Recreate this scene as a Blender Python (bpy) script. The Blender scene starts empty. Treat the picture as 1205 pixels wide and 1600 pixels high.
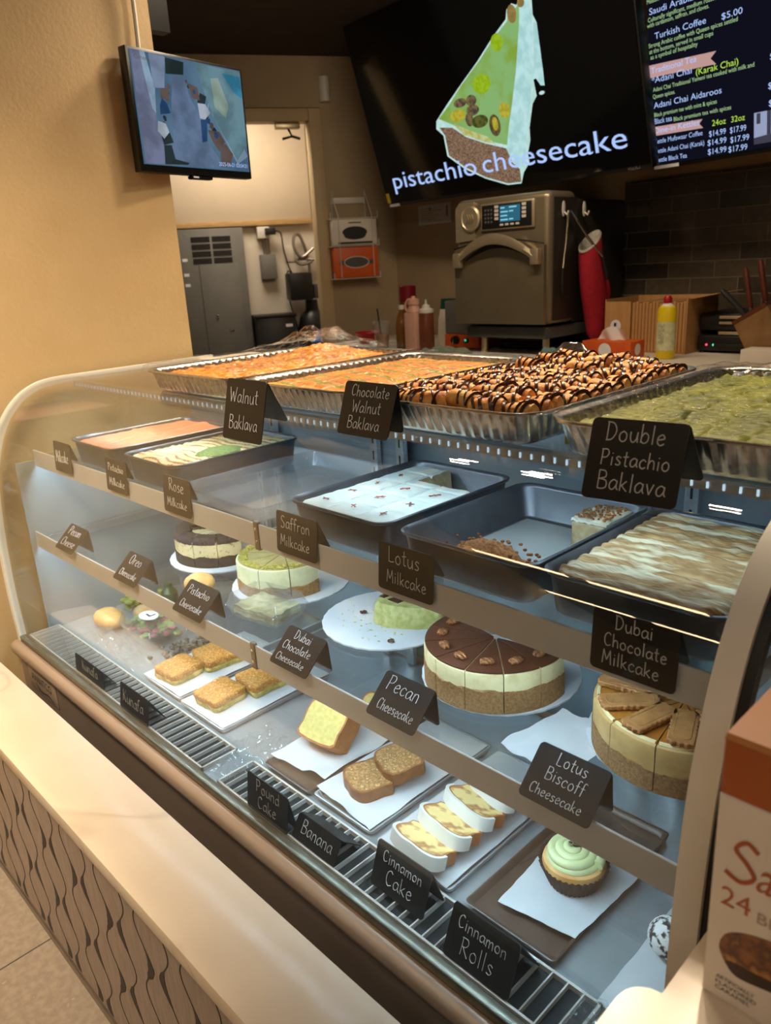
import bpy, bmesh, math, random
from mathutils import Vector, Matrix, noise
random.seed(7)
SC = bpy.context.scene
COL = SC.collection
PI = math.pi
R = math.radians

# ------------------------------------------------------------------ camera, world, lights, exposure
cd = bpy.data.cameras.new('camera')
cam = bpy.data.objects.new('camera', cd)
COL.objects.link(cam)
PITCH, ROLL, YAW = R(17.744), R(-3.265), R(46.637)
_f = Vector((0, math.cos(PITCH), -math.sin(PITCH)))
_u = Vector((0, math.sin(PITCH), math.cos(PITCH)))
_r = Vector((1, 0, 0))
_r2 = _r * math.cos(ROLL) + _u * math.sin(ROLL)
_u2 = _u * math.cos(ROLL) - _r * math.sin(ROLL)
_rz = Matrix.Rotation(YAW, 3, 'Z')
_r2, _u2, _f = _rz @ _r2, _rz @ _u2, _rz @ _f
mw = Matrix((( _r2.x, _u2.x, -_f.x, 0.0), (_r2.y, _u2.y, -_f.y, 0.0), (_r2.z, _u2.z, -_f.z, 1.40), (0, 0, 0, 1)))
cam.matrix_world = mw
cd.sensor_fit = 'VERTICAL'
cd.sensor_height = 24.0
cd.lens = 24.0 * 1202.0 / 1600.0
cd.clip_start = 0.02
cd.dof.use_dof = True
cd.dof.focus_distance = 1.25
cd.dof.aperture_fstop = 5.0
SC.camera = cam

w = bpy.data.worlds.new('world')
SC.world = w
w.use_nodes = True
w.node_tree.nodes['Background'].inputs[0].default_value = (1.0, 0.82, 0.62, 1)
w.node_tree.nodes['Background'].inputs[1].default_value = 0.05
SC.view_settings.view_transform = 'Standard'
SC.view_settings.look = 'None'
SC.view_settings.gamma = 1.0
SC.view_settings.exposure = 0.0
SC.cycles.max_bounces = 10
SC.cycles.transparent_max_bounces = 24
SC.cycles.caustics_reflective = False
SC.cycles.caustics_refractive = False

WARM = (1.0, 0.80, 0.57)
COOL = (0.72, 0.86, 1.0)


def area(name, loc, target, sx, sy, energy, col=WARM, spread=180):
    l = bpy.data.lights.new(name, 'AREA')
    l.shape = 'RECTANGLE'
    l.size, l.size_y = sx, sy
    l.energy = energy
    l.color = col
    l.spread = R(spread)
    o = bpy.data.objects.new(name, l)
    COL.objects.link(o)
    o.location = loc
    d = Vector(target) - Vector(loc)
    o.rotation_euler = d.to_track_quat('-Z', 'Y').to_euler()
    return o


for _k in range(5):
    for _j in range(2):
        area('track_light_over_case', (-2.0 + 0.36 * _k, 1.67 + 0.10 * _j, 2.52), (-2.0 + 0.36 * _k, 0.6, 0.5), 0.10, 0.03, 2.5, WARM, 110)
for _k in range(3):
    area('customer_side_light', (-1.15, -0.25 - 0.11 * _k, 2.50), (-1.95, 0.42, 0.6), 0.5, 0.018, 4.6, WARM, 75)
area('utility_room_light', (-4.35, 3.05, 2.50), (-4.6, 3.2, 1.0), 0.6, 0.5, 15, (1.0, 0.86, 0.68))
area('kitchen_light', (-1.6, 2.15, 2.54), (-1.7, 3.3, 1.0), 1.6, 0.06, 18)
for _k in range(4):  # unseen fill lights, added to brighten the right end frame, rails and cards
    area('front_fill_light', (0.1 + 0.25 * _k, -1.1 - 0.1 * (_k % 2), 2.5), (-0.7, 0.7, 0.75), 0.12, 0.02, 1.7, (1.0, 0.93, 0.85))

# ------------------------------------------------------------------ materials
def lin(c):
    return tuple((x / 12.92 if x <= 0.04045 else ((x + 0.055) / 1.055) ** 2.4) for x in c)


def S(r, g, b):
    return lin((r / 255.0, g / 255.0, b / 255.0)) + (1,)


def newmat(name):
    m = bpy.data.materials.new(name)
    m.use_nodes = True
    nt = m.node_tree
    for n in list(nt.nodes):
        if n.type != 'OUTPUT_MATERIAL':
            nt.nodes.remove(n)
    out = [n for n in nt.nodes if n.type == 'OUTPUT_MATERIAL'][0]
    return m, nt, out


def pm(name, c1, c2=None, scale=20.0, rough=0.5, metal=0.0, bump=0.0, bscale=None, lo=0.35, hi=0.65, detail=4.0,
       coat=0.0, spec=0.5, stretch=(1, 1, 1), sss=0.0, c3=None, rnd=False, dist=0.002):
    m, nt, out = newmat(name)
    N, L = nt.nodes, nt.links
    b = N.new('ShaderNodeBsdfPrincipled')
    L.new(b.outputs[0], out.inputs[0])
    b.inputs['Base Color'].default_value = c1
    b.inputs['Roughness'].default_value = rough
    b.inputs['Metallic'].default_value = metal
    b.inputs['Coat Weight'].default_value = coat
    b.inputs['Specular IOR Level'].default_value = spec
    if sss:
        b.inputs['Subsurface Weight'].default_value = sss
        b.inputs['Subsurface Radius'].default_value = (0.004, 0.003, 0.002)
    if c2 is not None or bump:
        tc = N.new('ShaderNodeTexCoord')
        mp = N.new('ShaderNodeMapping')
        mp.inputs['Scale'].default_value = stretch
        L.new(tc.outputs['Object'], mp.inputs[0])
        if rnd:
            oi = N.new('ShaderNodeObjectInfo')
            mu = N.new('ShaderNodeMath')
            mu.operation = 'MULTIPLY'
            mu.inputs[1].default_value = 37.0
            L.new(oi.outputs['Random'], mu.inputs[0])
            cb = N.new('ShaderNodeCombineXYZ')
            L.new(mu.outputs[0], cb.inputs[0])
            L.new(mu.outputs[0], cb.inputs[2])
            L.new(cb.outputs[0], mp.inputs['Location'])
    if c2 is not None:
        tx = N.new('ShaderNodeTexNoise')
        tx.inputs['Scale'].default_value = scale
        tx.inputs['Detail'].default_value = detail
        L.new(mp.outputs[0], tx.inputs['Vector'])
        rp = N.new('ShaderNodeValToRGB')
        rp.color_ramp.elements[0].position = lo
        rp.color_ramp.elements[0].color = c1
        rp.color_ramp.elements[1].position = hi
        rp.color_ramp.elements[1].color = c2
        if c3 is not None:
            e = rp.color_ramp.elements.new(min(0.99, hi + 0.12))
            e.color = c3
        L.new(tx.outputs['Fac'], rp.inputs[0])
        L.new(rp.outputs[0], b.inputs['Base Color'])
    if bump:
        t2 = N.new('ShaderNodeTexNoise')
        t2.inputs['Scale'].default_value = bscale or scale * 2
        t2.inputs['Detail'].default_value = 5.0
        L.new(mp.outputs[0], t2.inputs['Vector'])
        bp = N.new('ShaderNodeBump')
        bp.inputs['Strength'].default_value = bump
        bp.inputs['Distance'].default_value = dist
        L.new(t2.outputs['Fac'], bp.inputs['Height'])
        L.new(bp.outputs[0], b.inputs['Normal'])
    return m


def emit(name, c, s=1.0):
    m, nt, out = newmat(name)
    e = nt.nodes.new('ShaderNodeEmission')
    e.inputs[0].default_value = c
    e.inputs[1].default_value = s
    nt.links.new(e.outputs[0], out.inputs[0])
    return m


def sheet(name, tint=(1, 1, 1, 1), r0=0.04, rough=0.0, bump=0.0, bscale=40.0, milk=0.0, milkc=(0.9, 0.9, 0.9, 1), gain=0.96):
    """clear glass or film: transparent with a Schlick reflection on each face"""
    m, nt, out = newmat(name)
    N, L = nt.nodes, nt.links
    tr = N.new('ShaderNodeBsdfTransparent')
    tr.inputs[0].default_value = tint
    gl = N.new('ShaderNodeBsdfGlossy')
    gl.inputs['Roughness'].default_value = rough
    lw = N.new('ShaderNodeLayerWeight')
    lw.inputs['Blend'].default_value = 0.5
    pw = N.new('ShaderNodeMath')
    pw.operation = 'POWER'
    pw.inputs[1].default_value = 5.0
    L.new(lw.outputs['Facing'], pw.inputs[0])
    ma = N.new('ShaderNodeMath')
    ma.operation = 'MULTIPLY_ADD'
    ma.inputs[1].default_value = gain
    ma.inputs[2].default_value = r0
    L.new(pw.outputs[0], ma.inputs[0])
    mx = N.new('ShaderNodeMixShader')
    L.new(ma.outputs[0], mx.inputs[0])
    base = tr
    if milk:
        df = N.new('ShaderNodeBsdfDiffuse')
        df.inputs[0].default_value = milkc
        mm = N.new('ShaderNodeMixShader')
        mm.inputs[0].default_value = milk
        L.new(tr.outputs[0], mm.inputs[1])
        L.new(df.outputs[0], mm.inputs[2])
        base = mm
    L.new(base.outputs[0], mx.inputs[1])
    L.new(gl.outputs[0], mx.inputs[2])
    if bump:
        tc = N.new('ShaderNodeTexCoord')
        t2 = N.new('ShaderNodeTexNoise')
        t2.inputs['Scale'].default_value = bscale
        t2.inputs['Detail'].default_value = 3.0
        t2.inputs['Distortion'].default_value = 1.5
        L.new(tc.outputs['Object'], t2.inputs['Vector'])
        bp = N.new('ShaderNodeBump')
        bp.inputs['Strength'].default_value = bump
        bp.inputs['Distance'].default_value = 0.01
        L.new(t2.outputs['Fac'], bp.inputs['Height'])
        L.new(bp.outputs[0], gl.inputs['Normal'])
        L.new(bp.outputs[0], lw.inputs['Normal'])
    L.new(mx.outputs[0], out.inputs[0])
    return m


# room
M_YELLOW = pm('painted_wall_cream', S(196, 169, 124), S(190, 162, 116), 6, 0.6, bump=0.25, bscale=90, dist=0.003)
M_BROWNWALL = pm('painted_wall_tan', S(172, 150, 116), S(164, 142, 110), 5, 0.65, bump=0.15, bscale=80)
M_CEIL = pm('ceiling_dark', S(62, 50, 38), S(54, 44, 34), 8, 0.8, bump=0.2, bscale=60)
M_FLOOR = pm('terrazzo_tile', S(178, 164, 148), S(160, 146, 132), 60, 0.45, c3=S(198, 184, 168), bump=0.05, bscale=200)
M_WHITEP = pm('painted_white', S(226, 214, 196), S(218, 206, 188), 5, 0.6)
M_BOARD = pm('board_white', S(216, 198, 172), S(210, 192, 166), 4, 0.55)
M_WOODTRIM = pm('wood_trim', S(196, 160, 108), S(178, 142, 92), 12, 0.5, stretch=(1, 1, 8))
M_JAMB = pm('door_frame_paint', S(196, 170, 128), S(190, 164, 122), 6, 0.5)
M_QUARTZ = pm('quartz_cream', S(236, 220, 198), S(232, 214, 190), 3, 0.22, lo=0.45, hi=0.7, c3=S(222, 196, 158), detail=8)
M_TRIMMETAL = pm('metal_edge_trim', S(150, 140, 130), S(140, 130, 120), 30, 0.35, metal=0.8)
def add_veins(mt, col, scale, width):
    nt = mt.node_tree; N, L = nt.nodes, nt.links
    b = [n for n in N if n.type == 'BSDF_PRINCIPLED'][0]
    src = b.inputs['Base Color'].links[0].from_socket
    tc = N.new('ShaderNodeTexCoord'); tx = N.new('ShaderNodeTexNoise')
    tx.inputs['Scale'].default_value = scale; tx.inputs['Detail'].default_value = 3.0; tx.inputs['Distortion'].default_value = 0.6
    L.new(tc.outputs['Object'], tx.inputs['Vector'])
    rp = N.new('ShaderNodeValToRGB')
    e = rp.color_ramp.elements
    e[0].position = 0.5 - width; e[0].color = (0, 0, 0, 1)
    e[1].position = 0.5 + width; e[1].color = (0, 0, 0, 1)
    k = e.new(0.5); k.color = (0.22, 0.22, 0.22, 1)
    L.new(tx.outputs['Fac'], rp.inputs[0])
    mx = N.new('ShaderNodeMixRGB'); mx.inputs[2].default_value = col
    L.new(rp.outputs[0], mx.inputs[0]); L.new(src, mx.inputs[1]); L.new(mx.outputs[0], b.inputs['Base Color'])


add_veins(M_QUARTZ, S(150, 120, 90), 1.1, 0.010)
# case
M_CASE = pm('case_body_taupe', S(158, 140, 124), S(150, 132, 116), 4, 0.3, metal=0.25)
M_CASETRIM = pm('case_moulding', S(176, 154, 134), S(170, 148, 128), 6, 0.3, metal=0.3)
M_FRAME = pm('case_end_frame_cream', S(228, 224, 212), S(222, 218, 206), 6, 0.3)
M_GASKET = pm('rubber_black', S(22, 22, 22), S(28, 28, 28), 40, 0.5)
M_CHANNEL = pm('glass_channel', S(120, 120, 104), S(104, 104, 90), 30, 0.25, metal=0.4)
M_STEEL = pm('stainless_brushed', S(196, 204, 208), S(184, 192, 198), 90, 0.3, metal=0.85, stretch=(1, 14, 1))
M_DECK = pm('deck_white_steel', S(196, 202, 206), S(188, 196, 200), 50, 0.26, metal=0.6)
M_RAIL = pm('price_rail_grey', S(206, 206, 206), S(200, 200, 200), 12, 0.28, metal=0.25)
M_LINER = pm('case_liner', S(150, 164, 168), S(142, 156, 162), 10, 0.35, metal=0.25)
M_BACKDOOR = pm('back_door_dark', S(150, 166, 176), S(138, 154, 164), 10, 0.32, metal=0.5)
M_GRILLE = pm('grille_slats', S(214, 208, 198), S(206, 200, 190), 30, 0.4)
M_DARKVOID = pm('duct_dark', S(34, 34, 34), S(28, 28, 28), 20, 0.7)
M_GLASS = sheet('case_glass', (0.985, 0.995, 0.99, 1), 0.075)
M_GLASSEDGE = sheet('shelf_glass', (0.97, 0.99, 0.985, 1), 0.045)
M_LED = emit('led_cool', (0.58, 0.82, 1.0, 1), 62.0)
M_LEDTOP = emit('led_cool_top', (0.58, 0.82, 1.0, 1), 36.0)
M_LEDDOT = emit('led_diode', (0.62, 0.84, 1.0, 1), 1.1)
M_CLEAR = sheet('clear_plastic', (0.97, 0.98, 0.98, 1), 0.05, rough=0.03, bump=0.15, bscale=30, milk=0.06)
M_CLEARTRAY = sheet('clear_tray_plastic', (0.93, 0.95, 0.96, 1), 0.07, rough=0.08, milk=0.10, milkc=(0.7, 0.8, 0.9, 1))
M_WRAP = sheet('cling_film', (1, 1, 1, 1), 0.03, rough=0.05, bump=0.6, bscale=55, milk=0.0, gain=0.75)
# signs
M_SIGN = pm('chalkboard_black', S(17, 16, 17), S(22, 21, 21), 40, 0.4)
M_CHALK = pm('chalk_white', S(206, 204, 200), None, rough=0.9)
# food
M_FOIL = pm('aluminium_foil', S(200, 196, 190), S(180, 176, 170), 60, 0.26, metal=1.0, bump=0.35, bscale=90)
M_PAN = pm('nonstick_pan_grey', S(104, 107, 112), S(94, 97, 102), 30, 0.33, metal=0.55)
M_FOILED = M_PAN
M_BAKLAVA = pm('baklava_orange', S(228, 152, 26), S(190, 104, 10), 40, 0.45, bump=0.7, bscale=70, c3=S(236, 172, 58), stretch=(1.0, 0.3, 1))
M_PISTROW = pm('pistachio_crumb', S(120, 124, 34), S(158, 150, 50), 160, 0.7, bump=0.6)
M_WALNUTB = pm('walnut_baklava', S(218, 146, 44), S(158, 86, 20), 44, 0.45, bump=0.8, bscale=80, c3=S(226, 156, 72))
M_GREENB = pm('pistachio_baklava', S(150, 152, 26), S(100, 108, 10), 26, 0.6, bump=0.5, bscale=120, c3=S(176, 178, 54), stretch=(1, 0.4, 1))
M_ROLL = pm('filo_roll', S(150, 66, 18), S(222, 140, 52), 46, 0.55, bump=0.7, bscale=150, c3=S(238, 178, 96), rnd=True, lo=.3, hi=.45)
M_CHOC = pm('chocolate', S(58, 26, 14), S(70, 34, 18), 60, 0.28, coat=0.2)
M_PINKCREAM = pm('rose_cream', S(222, 150, 112), S(212, 138, 102), 14, 0.5, bump=0.4, bscale=40)
M_CREAM = pm('cream_white', S(228, 226, 206), S(216, 214, 190), 20, 0.5, bump=0.4, bscale=50, sss=0.1)
M_CREAMY = pm('cream_yellow', S(236, 222, 176), S(222, 200, 146), 16, 0.5, bump=0.5, bscale=50, stretch=(0.5, 2.2, 1))
M_WHITECREAM = pm('whipped_white', S(222, 228, 220), S(206, 214, 206), 20, 0.5, bump=0.3, bscale=60, sss=0.1)
M_CARAMELLINE = pm('caramel_line', S(150, 100, 44), S(170, 120, 60), 60, 0.4)
M_PISTPILE = pm('pistachio_powder', S(110, 132, 70), S(140, 158, 96), 200, 0.9, bump=1.0, bscale=300)
M_TRES = pm('sponge_cut', S(196, 178, 140), S(172, 150, 110), 90, 0.8, bump=0.8)
M_MILK = pm('milk_pool', S(176, 178, 176), S(166, 168, 166), 6, 0.1)
M_COOKIECRUMB = pm('biscuit_crumb', S(170, 112, 62), S(126, 78, 40), 220, 0.9, bump=1.0, bscale=300)
M_DUBAITOP = pm('tan_cream_ridges', S(226, 212, 176), S(158, 116, 66), 22, 0.6, bump=0.9, bscale=110, c3=S(196, 158, 104), stretch=(0.5, 2.6, 1), lo=.38, hi=.52, dist=.004)
M_CRUST = pm('graham_crust', S(172, 130, 82), S(136, 98, 58), 240, 0.9, bump=1.0, bscale=260, lo=.35, hi=.65, detail=6)
M_CHEESE = pm('cheesecake_cream', S(232, 216, 164), S(206, 178, 118), 34, 0.55, bump=0.5, bscale=120, lo=.5, hi=.75)
M_GREENCHEESE = pm('pistachio_cheesecake', S(222, 214, 170), S(200, 192, 140), 34, 0.55, bump=0.5, bscale=120, lo=.45, hi=.75)
M_OREOCHEESE = pm('speckled_cheesecake', S(214, 190, 140), S(120, 100, 74), 130, 0.6, lo=0.55, hi=0.75, bump=0.3)
M_OREO = pm('dark_cookie_crumb', S(34, 28, 28), S(54, 46, 44), 160, 0.8, bump=1.0, bscale=250)
M_GANACHE = pm('ganache_matte', S(84, 46, 28), S(74, 40, 24), 40, 0.42, bump=0.1, bscale=200)
M_PECAN = pm('pecan_nut', S(172, 108, 54), S(92, 48, 22), 110, 0.5, bump=1.0, bscale=160, stretch=(1, 4, 1), lo=.42, hi=.58)
M_CARAMEL = pm('caramel_glaze', S(176, 112, 44), S(160, 98, 36), 10, 0.12, coat=0.6)
M_LOTUSBODY = pm('caramel_cheesecake', S(206, 170, 110), S(192, 154, 94), 40, 0.5, bump=0.2)
M_BISCUIT = pm('spiced_biscuit', S(186, 130, 74), S(166, 110, 58), 60, 0.65, bump=0.4, bscale=160)
M_PISTNUT = pm('chopped_pistachio', S(150, 140, 50), S(190, 170, 80), 90, 0.6)
M_KUNAFA = pm('kunafa_golden', S(206, 146, 66), S(158, 96, 34), 130, 0.75, bump=1.0, bscale=200, c3=S(228, 182, 108), lo=.4, hi=.56)
M_KUNAFAIN = pm('kunafa_filling', S(214, 188, 116), S(150, 142, 66), 70, 0.7, bump=0.8)
M_POUND = pm('pound_cake_crumb', S(222, 202, 124), S(204, 182, 100), 110, 0.75, bump=0.4, bscale=140)
M_POUNDCRUST = pm('pound_cake_crust', S(172, 104, 44), S(150, 84, 32), 50, 0.55, bump=0.5)
M_BANANA = pm('banana_bread_crumb', S(176, 134, 80), S(120, 82, 42), 150, 0.85, bump=1.0, bscale=200, c3=S(200, 162, 106), lo=.38, hi=.56)
M_BANANACRUST = pm('banana_bread_crust', S(138, 84, 36), S(112, 64, 26), 60, 0.5, bump=0.5)
M_CINN = pm('cinnamon_swirl_crumb', S(226, 196, 128), S(160, 104, 56), 34, 0.75, lo=0.48, hi=0.6, bump=0.5, c3=S(206, 166, 100), detail=2)
M_ICING = pm('white_icing', S(222, 220, 212), S(212, 210, 200), 20, 0.45)
M_FROST = pm('green_frosting', S(214, 220, 166), S(204, 212, 150), 20, 0.45, sss=0.1)
M_CUPPAPER = pm('cupcake_case_brown', S(58, 42, 34), S(48, 34, 28), 40, 0.7)
M_BALL = pm('speckled_white_ball', S(226, 226, 222), S(40, 38, 40), 90, 0.75, lo=0.5, hi=0.58, bump=0.5, detail=6)
M_PAPER = pm('parchment_white', S(202, 204, 204), S(190, 194, 196), 12, 0.75, bump=0.15, bscale=60)
M_CARD = pm('cake_board_white', S(214, 216, 220), S(204, 208, 212), 14, 0.55, bump=0.1)
M_TRAYSTEEL = pm('tray_aluminium', S(186, 190, 192), S(176, 180, 184), 40, 0.35, metal=0.6)
M_BROWNTRAY = pm('tray_dark_brown', S(84, 66, 56), S(76, 60, 50), 20, 0.3)
M_BUN = pm('bread_bun', S(220, 176, 110), S(196, 142, 76), 30, 0.55, bump=0.3)
M_LETTUCE = pm('salad_green', S(150, 160, 90), S(92, 116, 48), 60, 0.5, bump=0.6)
M_MEAT = pm('salad_pink', S(176, 96, 96), S(150, 60, 70), 60, 0.5, bump=0.6)
M_GREENCAP = pm('green_plastic', S(16, 70, 48), S(20, 80, 56), 30, 0.4)
M_STICKER = pm('white_sticker', S(236, 236, 238), None, rough=0.5)
# kitchen
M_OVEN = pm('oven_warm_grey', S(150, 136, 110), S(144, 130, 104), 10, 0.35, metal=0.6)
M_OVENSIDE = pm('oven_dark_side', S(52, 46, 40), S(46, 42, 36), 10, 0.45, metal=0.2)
M_BRASS = pm('handle_satin', S(222, 204, 170), S(214, 196, 162), 40, 0.36, metal=0.75)
M_BLACKP = pm('black_plastic', S(24, 23, 23), S(29, 28, 28), 30, 0.4)
M_DARKGREY = pm('dark_grey_paint', S(84, 84, 82), S(78, 78, 76), 12, 0.5)
M_GREYBOX = pm('grey_enamel', S(120, 118, 112), S(114, 112, 106), 12, 0.45)
M_ORANGE = pm('orange_print', S(222, 96, 34), S(212, 88, 30), 20, 0.5)
M_REDMITT = pm('red_quilted_cloth', S(176, 22, 44), S(160, 16, 38), 40, 0.85, bump=0.4, bscale=120)
M_LININGC = pm('mitt_lining', S(186, 180, 168), S(160, 154, 142), 60, 0.9)
M_CARDB = pm('cardboard', S(196, 148, 92), S(184, 136, 82), 10, 0.75, stretch=(6, 1, 1))
M_YELLOWBOT = pm('yellow_plastic', S(236, 206, 30), S(230, 198, 26), 20, 0.35)
M_RED = pm('red_plastic', S(176, 24, 34), S(166, 20, 30), 20, 0.4)
M_LABELW = pm('label_pale', S(222, 220, 170), S(196, 198, 160), 60, 0.5)
M_TOWEL = pm('teal_towel', S(120, 150, 146), S(104, 134, 132), 60, 0.95, bump=0.6, bscale=200)
M_TEA = pm('iced_coffee', S(176, 116, 60), S(150, 92, 44), 10, 0.2)
M_PINKJUG = pm('pink_plastic', S(222, 172, 150), S(214, 162, 140), 10, 0.35)
M_SAUCE = pm('sauce_brown', S(120, 66, 44), S(108, 58, 38), 10, 0.3)
M_AMBER = pm('amber_syrup', S(130, 86, 38), S(116, 74, 30), 10, 0.2)
M_WHITEPL = pm('white_plastic', S(226, 220, 208), S(218, 212, 200), 20, 0.4)
M_KNIFEWOOD = pm('handle_dark_wood', S(104, 48, 30), S(84, 36, 22), 30, 0.35, stretch=(1, 1, 6))
M_BLOCKWOOD = pm('knife_block_wood', S(150, 112, 70), S(128, 92, 54), 14, 0.5, stretch=(1, 8, 1))
M_CHROME = pm('polished_steel', S(206, 200, 190), None, rough=0.16, metal=1.0)
M_WIRE = pm('white_wire', S(214, 208, 196), None, rough=0.4)
M_BLUE = pm('blue_plastic', S(40, 90, 160), S(34, 82, 150), 20, 0.35)
M_BOXWHITE = pm('carton_white', S(232, 220, 204), S(226, 214, 198), 8, 0.5)
M_BOXORANGE = pm('carton_orange', S(172, 88, 34), S(162, 80, 30), 8, 0.5)
M_TXTBLACK = pm('print_black', S(34, 32, 32), None, rough=0.6)
M_TXTGREY = pm('print_grey', S(120, 112, 104), None, rough=0.6)
M_TXTBROWN = pm('print_brown', S(178, 92, 46), None, rough=0.6)
M_BISCPRINT = pm('print_biscotti', S(150, 92, 54), S(92, 54, 36), 60, 0.5, c3=S(186, 130, 70), lo=0.4, hi=0.55)
M_CHOCPRINT = pm('print_dark_choc', S(58, 36, 30), S(70, 46, 38), 40, 0.5)
M_SCREENOFF = pm('screen_black_gloss', S(8, 8, 9), None, rough=0.08)
M_BEZEL = pm('bezel_black', S(14, 14, 15), None, rough=0.3)
M_YELLOWTAG = pm('yellow_tag', S(226, 190, 40), None, rough=0.5)
M_LAMP = emit('lamp_warm', (1.0, 0.70, 0.38, 1), 14.0)


# ------------------------------------------------------------------ mesh helpers
def wloc(o):
    v = Vector((0, 0, 0))
    while o is not None:
        v += o.location
        o = o.parent
    return v


def tag(o, label=None, cat=None, group=None, kind=None):
    if label: o['label'] = label
    if cat: o['category'] = cat
    if group: o['group'] = group
    if kind: o['kind'] = kind
    return o


def thing(name, label, cat, loc=(0, 0, 0), group=None):
    o = bpy.data.objects.new(name, None)
    o.empty_display_size = 0.05
    COL.objects.link(o)
    o.location = loc
    return tag(o, label, cat, group)


class MB:
    def __init__(self):
        self.bm = bmesh.new()
        self.mi = 0

    def _mark(self, faces):
        for f in faces:
            f.material_index = self.mi
        return faces

    def box(self, x0, x1, y0, y1, z0, z1, bev=0.0, seg=2, mat=None):
        r = bmesh.ops.create_cube(self.bm, size=1.0)
        vs = r['verts']
        for v in vs:
            v.co = Vector((x0 + (v.co.x + .5) * (x1 - x0), y0 + (v.co.y + .5) * (y1 - y0), z0 + (v.co.z + .5) * (z1 - z0)))
        return self._post(vs, bev, seg, mat)

    def _post(self, vs, bev, seg, mat):
        fs = set(f for v in vs for f in v.link_faces)
        self._mark(fs)
        if bev > 0:
            es = list(set(e for v in vs for e in v.link_edges))
            r = bmesh.ops.bevel(self.bm, geom=es, offset=bev, segments=seg, affect='EDGES', profile=0.5, clamp_overlap=True)
            self._mark(r['faces'])
            vs = list(set(v for f in r['faces'] for v in f.verts) | set(v for v in vs if v.is_valid))
            vs = [v for v in vs if v.is_valid]
        if mat is not None:
            for v in vs:
                v.co = mat @ v.co
        return vs

    def obox(self, o, u, v, n, a0, a1, b0, b1, c0, c1, bev=0.0, seg=2):
        m = Matrix(((u.x, v.x, n.x, o.x), (u.y, v.y, n.y, o.y), (u.z, v.z, n.z, o.z), (0, 0, 0, 1)))
        return self.box(a0, a1, b0, b1, c0, c1, bev, seg, m)

    def loft(self, loops, closed=True, cap0=False, cap1=False):
        rows = [[self.bm.verts.new(p) for p in lp] for lp in loops]
        fs = []
        n = len(rows[0])
        for a, b in zip(rows, rows[1:]):
            for i in range(n if closed else n - 1):
                j = (i + 1) % n
                try:
                    fs.append(self.bm.faces.new((a[i], a[j], b[j], b[i])))
                except ValueError:
                    pass
        if cap0: fs.append(self.bm.faces.new(list(reversed(rows[0]))))
        if cap1: fs.append(self.bm.faces.new(rows[-1]))
        self._mark(fs)
        return rows

    def lathe(self, prof, c, n=28, a0=0.0, a1=2 * PI, cap0=True, cap1=True, sx=1.0, sy=1.0):
        full = abs(a1 - a0 - 2 * PI) < 1e-6
        k = n if full else n + 1
        loops = []
        for r, z in prof:
            loops.append([Vector((c[0] + sx * r * math.cos(a0 + (a1 - a0) * i / n), c[1] + sy * r * math.sin(a0 + (a1 - a0) * i / n), c[2] + z)) for i in range(k)])
        return self.loft(loops, full, cap0 and prof[0][0] > 1e-5, cap1 and prof[-1][0] > 1e-5)

    def tube(self, pts, r, n=8, closed=False, cap=True):
        pts = [Vector(p) for p in pts]
        loops = []
        prev = None
        for i, p in enumerate(pts):
            if closed:
                t = pts[(i + 1) % len(pts)] - pts[i - 1]
            else:
                t = pts[min(i + 1, len(pts) - 1)] - pts[max(i - 1, 0)]
            if t.length < 1e-9: t = Vector((0, 0, 1))
            t.normalize()
            if prev is None:
                a = Vector((0, 0, 1)) if abs(t.z) < 0.9 else Vector((1, 0, 0))
                u = t.cross(a).normalized()
            else:
                u = (prev - t * prev.dot(t))
                u = u.normalized() if u.length > 1e-6 else t.orthogonal().normalized()
            prev = u
            v = t.cross(u)
            rr = r[i] if isinstance(r, (list, tuple)) else r
            loops.append([p + (u * math.cos(2 * PI * k / n) + v * math.sin(2 * PI * k / n)) * rr for k in range(n)])
        if closed:
            loops.append(loops[0])
        return self.loft(loops, True, cap and not closed, cap and not closed)

    def cyl(self, p0, p1, r0, r1=None, n=20):
        return self.tube([p0, p1], [r0, r1 if r1 is not None else r0], n)

    def prism(self, poly, f, c0, c1):
        """poly: 2D outline, f(a,b,c)->3D"""
        lo = [Vector(f(a, b, c0)) for a, b in poly]
        hi = [Vector(f(a, b, c1)) for a, b in poly]
        return self.loft([lo, hi], True, True, True)

    def face(self, pts):
        f = self.bm.faces.new([self.bm.verts.new(p) for p in pts])
        self._mark([f])
        return f

    def grid(self, nx, ny, fn, thick=None):
        rows = [[self.bm.verts.new(fn(i / nx, j / ny)) for i in range(nx + 1)] for j in range(ny + 1)]
        fs = []
        for j in range(ny):
            for i in range(nx):
                fs.append(self.bm.faces.new((rows[j][i], rows[j][i + 1], rows[j + 1][i + 1], rows[j + 1][i])))
        if thick:
            d = Vector(thick)
            low = [[self.bm.verts.new(v.co - d) for v in rw] for rw in rows]
            for j in range(ny):
                for i in range(nx):
                    fs.append(self.bm.faces.new((low[j][i], low[j + 1][i], low[j + 1][i + 1], low[j][i + 1])))
            ring = [(0, i) for i in range(nx)] + [(j, nx) for j in range(ny)] + [(ny, i) for i in range(nx, 0, -1)] + [(j, 0) for j in range(ny, 0, -1)]
            for (a, b), (c, d2) in zip(ring, ring[1:] + ring[:1]):
                fs.append(self.bm.faces.new((rows[c][d2], rows[a][b], low[a][b], low[c][d2])))
        self._mark(fs)
        return rows

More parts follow.
